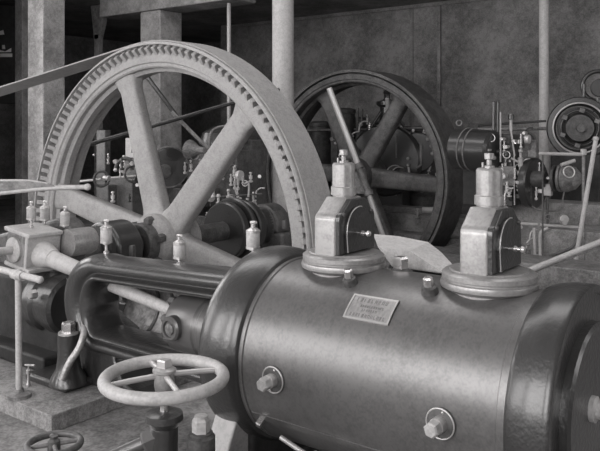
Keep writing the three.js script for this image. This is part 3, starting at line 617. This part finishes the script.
{ // guard and gear behind the strap end
  const t = thing('valve_gear', 'dark rounded valve gear casing below the connecting rod', 'machinery');
  part(t, 'casing', [box(-5.9, -4.3, 0.1, 0.66, ZC - 0.19, ZC + 0.02, 0.05)], M.blackMatt);
  part(t, 'drum', turned([[0, 0], [0.18, 0], [0.2, 0.02], [0.2, 0.1], [0.18, 0.12], [0.18, 0.18], [0.195, 0.2], [0.195, 0.3], [0.17, 0.32], [0, 0.32]], V(-4.56, AX - 0.1, ZC - 0.06), XP, 44), M.black);
  part(t, 'base', [box(-6.1, -4.25, 0.1, 0.2, ZC - 0.28, ZC + 0.16, 0.02)], M.blackMatt);
  part(t, 'cover_bolt', hex(V(-4.36, AX + 0.0, ZC + 0.14), ZP, 0.03, 0.05), M.steelSoft);
  settle(t);
}
{ // creased sheet lying behind the cylinder between the housings
  const t = thing('creased_sheet', 'creased pale sheet lying behind the cylinder between the valve housings', 'sheet');
  const y = (px, py, Z) => { const r = (px - 300) / F, dz = -SN * r - CS, d = Z / dz; return at(px, py, d); };
  const A = y(373, 234, -3.9), B = y(398, 236, -3.9), C = y(428, 242, -3.8), D = y(410, 251, -3.42), E2 = y(378, 247, -3.42), Fp = y(391, 265, -3.42), Gp = y(416, 268.5, -3.4), Hp = y(442, 272, -3.34), I = y(452, 264, -3.5), J = y(441, 252, -3.66);
  const tri = [[A, B, E2], [B, D, E2], [B, C, D], [E2, D, Gp], [E2, Gp, Fp], [D, C, J], [D, J, I], [D, I, Hp], [D, Hp, Gp]];
  const pos = []; const dn = V(0.004, -0.008, -0.004);
  for (const f of tri) { for (const q of f) pos.push(q.x, q.y, q.z); for (const q of [f[0], f[2], f[1]]) pos.push(q.x + dn.x, q.y + dn.y, q.z + dn.z); }
  const ed = [A, B, C, J, I, Hp, Gp, Fp, E2];
  for (let i = 0; i < ed.length; i++) { const p = ed[i], q = ed[(i + 1) % ed.length], p2 = p.clone().add(dn), q2 = q.clone().add(dn); for (const v of [p, p2, q, q, p2, q2]) pos.push(v.x, v.y, v.z); }
  const g = new THREE.BufferGeometry(); g.setAttribute('position', new THREE.Float32BufferAttribute(pos, 3)); g.computeVertexNormals();
  part(t, 'sheet', g, M.cloth);
  part(t, 'support', [box(-2.1, -1.75, 0.0, 0.95, -3.75, -3.5, 0.02)], M.blackMatt);
  settle(t);
}

// ---------------------------------------------------------------- machinery in the background
// builders that work from a surveyed sight line: position in the picture plus the real distance
const R2 = (a, b, d0, d1, rpx) => rod(at(a[0], a[1], d0), at(b[0], b[1], d1), mm(rpx, (d0 + d1) / 2), mm(rpx, (d0 + d1) / 2), 12);
const B2 = (x0, y0, x1, y1, d, depth, r = 0.015) => {        // upright block facing along +z
  const p = at((x0 + x1) / 2, (y0 + y1) / 2, d), k = Math.abs(CS + ((x0 + x1) / 2 - 300) / F * SN), w = mm(x1 - x0, d) / k, h = mm(y1 - y0, d);
  return box(p.x - w / 2, p.x + w / 2, p.y - h / 2, p.y + h / 2, p.z - depth, p.z, r);
};
const D2 = (x, y, d, rpx, th, dir, seg = 36) => { const r = mm(rpx, d); return turned([[0, -th / 2], [r * 0.94, -th / 2], [r, -th / 2 + r * 0.05], [r, th / 2 - r * 0.05], [r * 0.94, th / 2], [0, th / 2]], at(x, y, d), dir, seg); };
const ringAt = (x, y, d, rpx, tpx, dir) => along(new THREE.TorusGeometry(mm(rpx, d), mm(tpx, d), 10, 48).rotateX(Math.PI / 2), at(x, y, d), dir);
const valveStick = (x, y0, y1, d, rpx) => { const a = at(x, y1, d), h = mm(y1 - y0, d), r = mm(rpx, d); return turned([[0, 0], [r, 0], [r * 1.3, h * 0.08], [r * 1.3, h * 0.16], [r * 0.6, h * 0.2], [r * 0.6, h * 0.32], [r, h * 0.36], [r, h * 0.62], [r * 1.25, h * 0.66], [r * 0.5, h * 0.7], [r * 0.5, h * 0.86], [r * 0.9, h * 0.9], [r * 0.7, h], [0, h]], a, YP, 14); };

// small fittings that crowd an engine: screw-down valves, nuts, thin pipes
function fittings(t, list, d, n, span, pick) {
  for (let k = 0; k < n; k++) {
    const [x0, y0, x1, y1] = list[k % list.length], x = x0 + (x1 - x0) * rnd(), y = y0 + (y1 - y0) * rnd(), dd = d - rnd() * span, u = rnd();
    const m = [M.bright, M.bright, M.steel, M.black][Math.floor(rnd() * 4)];  // bright tones stand in for glints on the distant machinery
    if (u < 0.4) part(t, 'screw_valve', [valveStick(x, y - 5 - 7 * rnd(), y + 3, dd, 1 + rnd())], m);
    else if (u < 0.6) part(t, 'nut', [hex(at(x, y, dd), V(0.6, 0.2 - 0.4 * rnd(), 0.77).normalize(), mm(1.2 + rnd() * 1.4, dd), 0.06)], m);
    else if (u < 0.75) part(t, 'flange', [D2(x, y, dd, 2.5 + 3 * rnd(), 0.05, rnd() < 0.5 ? XP : YP, 20)], m);
    else if (u < 0.9) part(t, 'thin_pipe', [tube([at(x, y, dd), at(x + 1, y - 6, dd), at(x + 4, y - 9, dd), at(x + 9, y - 9 - 2 * rnd(), dd)], mm(0.8, dd), 16, 8)], m);
    else part(t, 'hand_ring', [ringAt(x, y, dd, 2.4 + 1.6 * rnd(), 0.6, V(0.6, 0.3 * rnd(), 0.7).normalize())], m);
  }
}

{ // engine right of the far flywheel
  const t = thing('rear_engine', 'cluttered dark engine with tall valve rods behind the cylinder at right', 'engine');
  const D = 8.8;
  part(t, 'bed', [B2(486, 203, 640, 300, 9.1, 0.4)], M.pier);
  part(t, 'lower_bed', [B2(536, 232, 640, 300, 8.2, 0.6)], M.pier);
  part(t, 'barrel', [turned([[0, 0], [0.22, 0], [0.25, 0.03], [0.25, 0.5], [0.22, 0.53], [0, 0.53]], at(456, 148, 9.2), V(1, -0.06, 0.1).normalize(), 36)], M.black);
  for (const k of [0.16, 0.24]) part(t, 'barrel_band', along(new THREE.TorusGeometry(0.252, 0.01, 6, 40).rotateX(Math.PI / 2), at(456, 148, 9.2).add(V(k, -0.06 * k, 0.1 * k)), V(1, -0.06, 0.1).normalize()), M.ironGrey);
  part(t, 'eye_bolt', ringAt(459, 123, 9.2, 2.6, 0.8, V(0.6, 0, 0.8)), M.ironGrey);
  part(t, 'barrel_saddle', [B2(462, 165, 496, 206, 9.2, 0.3)], M.blackMatt);
  part(t, 'valve_chest', [B2(486, 134, 512, 206, 9.0, 0.3)], M.iron);
  part(t, 'chest_cover', [B2(498, 166, 514, 186, 8.85, 0.04)], M.ironGrey);
  part(t, 'spring_tower', [B2(491.5, 101, 494.6, 134, 8.9, 0.04), B2(495.8, 101, 498.6, 134, 8.9, 0.04)], M.black);
  part(t, 'rod_light', [R2([500.5, 112], [500.5, 162], D, D, 0.9)], M.pale);
  part(t, 'valve_rod', [R2([510.8, 114], [511, 131], D, D, 1.5), R2([511, 130], [514.5, 156], D, D, 1.0)], M.pale);
  part(t, 'rod_cap', [D2(511, 117, D, 3, 0.06, YP)], M.black);
  part(t, 'cross_bar', [R2([478, 125.5], [546, 121], 9.4, 9.4, 1.2)], M.black);
  part(t, 'cross_bar', [R2([478, 129.5], [546, 128.5], 9.4, 9.4, 1.8)], M.ironGrey);
  part(t, 'hand_lever', [R2([511, 158], [518, 162], D, D, 1.2), R2([514, 150], [514.5, 205], D, D, 0.7)], M.pale);
  part(t, 'sight_valve', [valveStick(520.5, 149, 176, D, 2.6)], M.pale);
  part(t, 'tap', [valveStick(520, 176, 192, D, 2.2), R2([515, 182], [526, 183], D, D, 0.9), R2([516, 186], [529, 184], D, D, 1)], M.pale);
  part(t, 'oil_pipe', [tube([at(521, 184, D), at(528, 183, D), at(530, 190, D), at(530, 200, D)], mm(0.8, D))], M.ironGrey);
  part(t, 'sheave', [D2(533, 183, 8.9, 25, 0.1, V(1, 0, 0.15).normalize(), 48)], M.black);
  part(t, 'sheave_hub', [D2(536, 179, 8.8, 8, 0.24, XP)], M.iron);
  part(t, 'shaft', [R2([536, 178], [562, 178.5], 8.8, 8.7, 2)], M.steelSoft);
  part(t, 'gland_flange', [D2(555, 178, 8.7, 13, 0.04, XP)], M.iron);
  part(t, 'gland_flange', [D2(561, 178, 8.65, 14, 0.04, XP)], M.ironGrey);
  part(t, 'cone_head', [turned([[0, 0], [mm(13, 8.6), 0], [mm(14, 8.6), 0.05], [mm(11, 8.6), 0.14], [mm(5, 8.6), 0.2], [0, 0.21]], at(563, 178, 8.6), XP, 36)], M.ironGrey);
  part(t, 'head_ring', [ringAt(569, 172, 8.4, 5.5, 0.8, V(0.6, 0.2, 0.8).normalize())], M.steelSoft);
  part(t, 'head_bracket', [R2([561, 165], [575, 160.5], 8.5, 8.5, 1.9)], M.pale);
  part(t, 'bracket_block', [B2(530, 140, 536, 158, 8.9, 0.1), B2(527, 150, 536, 158, 8.8, 0.06)], M.ironGrey);
  part(t, 'gland_pot', [B2(542, 184, 551, 196, 8.7, 0.08)], M.pale);
  part(t, 'bail', [tube([at(529.5, 178, D), at(529, 195, D), at(532, 206, D), at(540, 210, D), at(553, 211, D), at(562, 208, D), at(563, 198, D), at(566, 186, D), at(570, 181, D)], mm(0.9, D), 60)], M.ironGrey);
  part(t, 'bail_stay', [R2([547.5, 186], [547.5, 224], D, D, 1.3)], M.iron);
  part(t, 'stay_eye', [ringAt(547.5, 217, 8.75, 2.2, 0.8, V(0.6, 0, 0.8))], M.ironGrey);
  part(t, 'service_pipe', [R2([519, 223.5], [537, 224.5], 8.5, 8.5, 1.6), R2([540, 225], [580, 227.5], 8.5, 8.5, 1.6)], M.pale);
  part(t, 'round_nut', [D2(563.5, 219, 8.5, 4.5, 0.06, V(0.6, 0, 0.8)), D2(563.5, 222, 8.45, 2.6, 0.1, V(0.6, 0, 0.8))], M.steelSoft);
  part(t, 'drop_pipe', [tube([at(548, 228, 8.4), at(541, 232, 8.4), at(540, 245, 8.4), at(541, 268, 8.4)], mm(1.6, 8.4)), tube([at(534, 228, 8.4), at(535, 268, 8.4)], mm(1.5, 8.4))], M.pale);
  part(t, 'drop_valve', [valveStick(528, 243, 262, 8.4, 2.6), valveStick(519, 236, 262, 8.4, 3)], M.ironGrey);
  part(t, 'curved_pipe', [tube([at(578, 235, 8.1), at(573, 246, 8.1), at(562, 252, 8.1), at(550, 256, 8.1)], mm(1.5, 8.1))], M.iron);
  for (const [x, y, r] of [[503, 139, 1.6], [507, 147, 1.8], [489, 150, 1.5], [487, 143, 1.5], [504, 176, 3], [515, 141, 1.4], [525, 133, 1.6], [508, 190, 1.7], [493, 158, 2]]) part(t, 'stud', [D2(x, y, 8.75, r, 0.08, ZP, 14)], M.steelSoft);
  part(t, 'bent_pipe', [tube([at(523, 148, 9.1), at(523, 136, 9.1), at(526, 132, 9.1), at(533, 136, 9.1), at(537, 146, 9.1)], mm(1.6, 9.1), 30)], M.iron);
  fittings(t, [[484, 136, 512, 200], [515, 135, 545, 200], [502, 150, 528, 205], [505, 225, 560, 262]], 8.9, 46, 0.15);
  settle(t);
}
{ // dynamo
  const t = thing('dynamo', 'round black dynamo at the right edge in front of the wall', 'dynamo');
  const d = 9.6, dir = V(0.35, 0, 0.94).normalize(), R = mm(31, d);
  const c = at(579, 128, d);
  part(t, 'field_ring', turned([[R * 0.72, -0.12], [R * 0.97, -0.12], [R, -0.1], [R, 0.1], [R * 0.97, 0.12], [R * 0.78, 0.12], [R * 0.72, 0.08]], c, dir, 56), M.black);
  part(t, 'ring_edge', along(new THREE.TorusGeometry(R * 0.8, 0.012, 8, 56).rotateX(Math.PI / 2), c.clone().addScaledVector(dir, 0.125), dir), M.steelSoft);
  part(t, 'armature', turned([[0, -0.1], [R * 0.66, -0.1], [R * 0.66, 0.04], [R * 0.5, 0.06], [R * 0.42, 0.12], [R * 0.42, 0.2], [0, 0.2]], c, dir, 48), M.iron);
  part(t, 'brush_ring', along(new THREE.TorusGeometry(R * 0.56, 0.016, 8, 48).rotateX(Math.PI / 2), c.clone().addScaledVector(dir, 0.12), dir), M.black);
  const u = V(dir.z, 0, -dir.x);
  for (let k = 0; k < 6; k++) { const a = k / 6 * Math.PI * 2 + 0.4, q = c.clone().addScaledVector(u, Math.cos(a) * R * 0.56).add(V(0, Math.sin(a) * R * 0.56, 0)).addScaledVector(dir, 0.14); part(t, 'brush_holder', [along(new THREE.BoxGeometry(0.06, 0.09, 0.05), q, dir)], M.ironGrey); }
  part(t, 'shaft_end', turned([[0, 0.18], [0.05, 0.18], [0.05, 0.42], [0, 0.42]], c, dir, 20), M.iron);
  part(t, 'stand', [box(c.x - 0.32, c.x + 0.32, 0, c.y - R * 0.8, c.z - 0.2, c.z + 0.16, 0.04)], M.blackMatt);
  const e = at(598, 86, d + 0.2), r2 = mm(15, d);
  part(t, 'terminal_loop', along(new THREE.TorusGeometry(r2, mm(2.2, d), 10, 40).rotateX(Math.PI / 2), e, dir), M.black);
  part(t, 'terminal_block', [D2(600, 88, d + 0.15, 9, 0.14, dir)], M.black);
  part(t, 'terminal_post', [R2([584, 84], [583.5, 102], d + 0.1, d + 0.1, 1.6), R2([598, 98], [598, 112], d + 0.1, d + 0.1, 5)], M.black);
  settle(t);
}
{ // pipe railing at the right
  const rail = (name, label, a, b, d0, d1, r, m) => {
    const t = thing(name, label, 'pipe'); const g0 = at(a[0], a[1], d0), g1 = at(b[0], b[1], d1);
    part(t, 'pipe', rod(g0, g1, mm(r, (d0 + d1) / 2)), m); part(t, 'end', [ball(g0, mm(r * 1.25, d0)), ball(g1, mm(r * 1.25, d1))], m); return t;
  };
  {
    const t = thing('pipe_railing', 'dark pipe post with a pale crossbar left of the slanting pipe', 'railing');
    const d = 7.9, a = at(583.5, 154, d);
    part(t, 'post', [rod(V(a.x, 0, a.z), a, mm(1.7, d))], M.ironGrey);
    part(t, 'crossbar', [R2([540.5, 153.5], [583, 154.5], d, d, 1.7)], M.pale);
    part(t, 'cap', [D2(583.5, 152, d, 3, 0.06, YP), ball(at(540.5, 153.5, d), mm(1.8, d))], M.pale);
    const b = at(541, 160, d); part(t, 'stay', [rod(V(b.x, 0.0, b.z - 0.05), V(b.x, at(541, 154, d).y, b.z - 0.05), mm(0.9, d))], M.iron);
    settle(t);
  }
  { const t = rail('slanting_pipe', 'pale slanting pipe at the right edge behind the black ring', [596, 139], [566, 318], 7.4, 7.4, 2.3, M.pale); settle(t); }
  { const t = rail('slanting_rail', 'pale rail rising to the right from behind the right valve housing', [520, 274], [640, 226], 6.2, 6.2, 3.0, M.pale);
    const a = at(640, 226, 6.2), b = at(520, 274, 6.2);
    part(t, 'post', [rod(V(a.x, 0, a.z), a, 0.03), rod(V(b.x, 0, b.z), b, 0.03)], M.ironGrey);
    part(t, 'lower_edge', [R2([520, 277], [640, 231], 6.2, 6.2, 1.2)], M.ironGrey); settle(t); }
  single('floor_curb', [B2(500, 268, 640, 320, 6.8, 0.5)], M.ironGrey, 'dull low curb behind the black end ring', 'curb');
}
{ // crank gear seen through the far flywheel
  const t = thing('rear_valve_gear', 'dark valve gear with a governor seen through the far flywheel', 'engine');
  const d = 12.85;
  part(t, 'bed', [B2(300, 212, 470, 260, 12.4, 0.5)], M.pier);
  part(t, 'bed_top', [B2(380, 208, 450, 216, 12.2, 0.3)], M.wall);
  part(t, 'governor_body', [turned([[0, 0], [0.2, 0], [0.2, 0.06], [0.13, 0.1], [0.12, 0.32], [0.18, 0.36], [0.18, 0.42], [0.1, 0.44], [0.05, 0.47], [0.05, 0.54], [0.07, 0.57], [0.05, 0.61], [0, 0.62]], at(387, 126, d), YP, 28)], M.black);
  part(t, 'governor_sleeve', [R2([387, 98], [388, 114], d - 0.25, d - 0.25, 2.2)], M.pale);
  part(t, 'governor_arm', [R2([381, 112], [372, 126], d - 0.2, d - 0.2, 1.6), R2([393, 112], [404, 126], d - 0.2, d - 0.2, 1.6)], M.black);
  part(t, 'cross_shaft', [R2([300, 130.5], [440, 127.5], d + 0.7, d, 1.2)], M.ironGrey);
  part(t, 'governor_column', [B2(376, 126, 402, 214, d + 0.3, 0.3)], M.black);
  part(t, 'pulley', [D2(386, 160, d - 0.15, 36, 0.25, V(0.3, 0, 1).normalize(), 56)], M.black);
  part(t, 'pulley_highlight', [along(new THREE.TorusGeometry(mm(35, d), 0.012, 6, 40, Math.PI * 0.45).rotateZ(Math.PI * 0.55).rotateX(0), at(386, 160, d - 0.3), YP).clone()], M.ironGrey);  // paler arc put on the rim as a curved highlight
  part(t, 'cylinder_end', [D2(414, 152, d - 0.1, 20, 0.3, V(0.8, 0, 0.6), 40)], M.black);
  part(t, 'gland', [D2(396, 175, d - 0.6, 9, 0.12, V(0.8, 0, 0.6)), D2(402, 175, d - 0.7, 7, 0.2, V(0.8, 0, 0.6))], M.iron);
  part(t, 'gland_ring', [ringAt(395, 175, d - 0.5, 9.5, 0.8, V(0.8, 0, 0.6)), ringAt(399, 175, d - 0.7, 8, 0.7, V(0.8, 0, 0.6))], M.steelSoft);
  part(t, 'spindle', [R2([388, 175], [397, 175], d - 0.9, d - 0.7, 1.5), R2([410, 176.5], [426, 176], d - 0.8, d - 0.8, 1.4)], M.pale);
  part(t, 'stop_plate', [R2([408.5, 167], [410.5, 183], d - 0.8, d - 0.8, 1.2)], M.pale);
  part(t, 'spindle_knob', [D2(417, 176, d - 0.8, 2.2, 0.1, XP), D2(424, 176, d - 0.8, 2, 0.1, XP)], M.pale);
  part(t, 'bright_knob', [ball(at(428, 139, d - 0.5), mm(2, d)), ball(at(432.5, 153.5, d - 0.5), mm(2, d)), ball(at(431, 146, d - 0.5), mm(1.6, d)), ball(at(408, 158.5, d - 0.5), mm(1.6, d)), ball(at(408, 165, d - 0.5), mm(1.4, d))], M.pale);
  part(t, 'link', [R2([421, 145], [421, 165], d - 0.6, d - 0.6, 1.4), R2([421, 165], [417, 168], d - 0.6, d - 0.6, 1.3), R2([396, 136], [396.5, 158], d - 0.6, d - 0.6, 0.9)], M.ironGrey);
  part(t, 'vertical_tube', [R2([357.5, 108], [357.5, 128], d + 0.3, d + 0.3, 1.4), R2([362, 109], [362, 126], d + 0.3, d + 0.3, 1.2)], M.ironGrey);
  for (const [x, y, r, dd] of [[346, 108, 0.16, 0.5], [360, 117, 0.13, 0.55], [424, 126, 0.22, 0.5], [320, 121, 0.2, 0.85]]) {
    const q = at(x, y, d + dd);
    part(t, 'standing_cylinder', turned([[0, q.y], [r * 0.6, q.y], [r * 1.1, q.y - 0.03], [r * 1.1, q.y - 0.09], [r, q.y - 0.1], [r, 0.5], [r * 1.2, 0.45], [r * 1.2, 0.1], [0, 0.1]], V(q.x, 0, q.z), YP, 28), M.iron);
  }
  part(t, 'corner_bracket', [R2([436, 173], [437, 188], d - 0.7, d - 0.7, 1.2), R2([429, 188.5], [440, 187.5], d - 0.7, d - 0.7, 1.2)], M.steelSoft);
  part(t, 'oil_cup', [valveStick(417.5, 208, 218, 11.9, 1.6)], M.pale);
  part(t, 'horizontal_cylinder', [R2([423, 210], [437, 210], 12.1, 12.0, 3.2)], M.pale);
  fittings(t, [[392, 128, 438, 195], [330, 115, 372, 190], [402, 140, 440, 185]], 12.9, 64, 0.25);
  settle(t);
  const r = thing('slanting_rod', 'bright slanting rod crossing the spokes of the far flywheel', 'rod');
  const D = 10.2;
  part(r, 'upper_rod', [R2([329, 88], [359, 167], D, D, 3.0)], M.bright);
  part(r, 'coupling', [R2([357, 163], [369, 194], D, D, 3.6), D2(359, 166, D, 4.4, 0.07, V(0.36, -0.93, 0)), D2(368.5, 193, D, 4.6, 0.07, V(0.36, -0.93, 0))], M.ironGrey);
  part(r, 'coupling_guard', [B2(352, 172, 364, 194, D + 0.08, 0.08)], M.ironGrey);
  part(r, 'lower_rod', [R2([368, 192], [402, 292], D, D, 2.6)], M.bright);
  settle(r);
}
{ // engine seen through the pale flywheel
  const t = thing('rear_engine', 'crowded dark engine seen through the spokes of the pale flywheel', 'engine');
  const d = 9.6;
  part(t, 'bed', [B2(90, 215, 300, 262, 9.6, 1.0)], M.iron);
  part(t, 'bed_block', [B2(160, 188, 198, 206, 9.7, 0.4), B2(100, 193, 150, 216, 9.9, 0.4)], M.iron);
  part(t, 'casing', [B2(186, 150, 236, 216, 9.9, 0.4)], M.iron);
  part(t, 'back_panel', [B2(232, 140, 252, 214, 10.0, 0.3)], M.iron);
  part(t, 'pulley', [D2(168, 167, d, 20, 0.14, V(0.9, 0, 0.44), 48)], M.black);
  part(t, 'pulley_rim', [along(new THREE.TorusGeometry(mm(20, d), 0.014, 6, 48).rotateX(Math.PI / 2), at(169, 167, d - 0.05), V(0.9, 0, 0.44))], M.ironGrey);
  part(t, 'pulley_hub', [D2(163, 171, d - 0.05, 7, 0.2, V(0.9, 0, 0.44))], M.iron);
  part(t, 'bent_pipe', [tube([at(209.5, 170, 9.3), at(209.5, 140, 9.3), at(212, 131, 9.3), at(219, 127, 9.3), at(234, 125.5, 9.3)], mm(1.3, 9.3), 50)], M.ironGrey);
  part(t, 'hood', [turned([[0, 0], [0.28, 0], [0.28, 0.03], [0.24, 0.16], [0.1, 0.24], [0, 0.25]], at(221, 145, 9.8), YP, 28)], M.black);
  part(t, 'cross_pipe', [R2([190, 149], [224, 149], 9.3, 9.3, 1.1)], M.pale);
  part(t, 'flange_cone', [turned([[0, 0], [0.13, 0], [0.12, 0.03], [0.05, 0.14], [0.04, 0.26], [0, 0.26]], at(190, 150, 9.35), XP, 28)], M.ironGrey);
  part(t, 'strut', [R2([172, 112], [208, 149], 9.4, 9.3, 2)], M.ironGrey);
  part(t, 'dark_strut', [R2([148, 78], [178, 118], 9.6, 9.6, 2.2)], M.black);
  part(t, 'upright', [R2([217.5, 137], [217.5, 153], 9.3, 9.3, 1.1), R2([226.5, 137], [226.5, 150], 9.3, 9.3, 1.1)], M.ironGrey);
  for (const [x, y0, y1, r] of [[191, 160, 172, 1.2], [200, 159, 170, 1.1], [206, 160, 174, 1.2], [185, 162, 174, 1], [196, 172, 184, 1.2]]) part(t, 'valve_stick', [valveStick(x, y0, y1, 9.3, r * 1.3)], M.pale);
  for (const [x, y0, y1, r] of [[218.5, 194, 219, 2.4], [228.5, 189, 210, 2.2], [232.5, 212, 227, 2.8], [241.5, 212, 225, 2.2], [216.5, 210, 219, 2.2], [207, 212, 218, 1.4], [231, 174, 186, 1.6], [238, 176, 190, 1.4], [236, 203, 216, 1.6], [224, 205, 220, 1.8], [243, 176, 184, 1.4]]) part(t, 'oil_cup', [valveStick(x, y0, y1, 9.0, r)], M.pale);
  part(t, 'drop_pipe', [tube([at(244, 184, 9), at(248, 182.5, 9), at(249, 186, 9), at(248.5, 197, 9)], mm(1.1, 9)), R2([247.5, 198], [247, 216], 9, 9, 1.6)], M.pale);
  part(t, 'gallery_pipe', [R2([215, 197], [262, 194], 9.2, 9.2, 0.9)], M.iron);
  part(t, 'tap', [R2([234, 183], [236.5, 194], 9, 9, 1), R2([230, 197], [239, 200], 9, 9, 1.2), valveStick(238, 196, 202, 9, 1.4)], M.pale);
  part(t, 'boiler_end', [turned([[0, -0.1], [0.2, -0.1], [0.24, 0], [0.25, 0.1], [0.25, 0.6], [0, 0.6]], at(258, 236, 9.5), XP, 36)], M.ironGrey);
  part(t, 'shaft', [R2([70, 182.5], [101, 179], 9.4, 9.4, 1.3), R2([104, 178.5], [136, 176], 9.4, 9.4, 1.3)], M.steelSoft);
  part(t, 'shaft_ring', [ringAt(101.5, 179, 9.4, 7.5, 1.2, V(0.9, 0, 0.44)), ringAt(133, 174, 9.3, 8, 1.1, V(0.9, 0, 0.44))], M.iron);
  part(t, 'shaft_collar', [D2(107, 178, 9.4, 2.6, 0.1, XP)], M.steelSoft);
  part(t, 'bell_crank', [tube([at(115, 171, 9.4), at(118, 163, 9.4), at(125, 158.5, 9.4), at(130, 160, 9.4), at(132, 170, 9.4)], mm(2, 9.4))], M.iron);
  part(t, 'gear_stand', [B2(108, 178, 132, 216, 9.7, 0.3), B2(96, 185, 108, 216, 9.7, 0.3)], M.iron);
  part(t, 'panel', [B2(125, 138, 134, 158, 9.8, 0.06)], M.pale);
  part(t, 'panel_post', [B2(122, 158, 136, 216, 9.95, 0.1)], M.iron);
  part(t, 'upright_guide', [B2(96, 130, 105, 190, 10.2, 0.1)], M.iron);
  part(t, 'bright_nut', [ball(at(115.5, 170, 9.35), mm(2, 9.4)), ball(at(94, 155, 10), mm(1.2, 10))], M.steelSoft);
  fittings(t, [[180, 150, 215, 200], [205, 175, 255, 222], [105, 150, 150, 200], [222, 165, 262, 215]], 9.5, 60, 0.4);
  settle(t);
  const b = thing('slanting_bar', 'long dark slanting bar seen behind the pale flywheel spokes', 'bar');
  part(b, 'bar', [R2([70, 150], [279, 89.6], 8.6, 10.0, 2)], M.black);
  part(b, 'top_strip', [R2([70, 148.6], [279, 88.2], 8.55, 9.95, 0.7)], M.ironGrey);
  settle(b);
}
renderer.render(scene, camera);
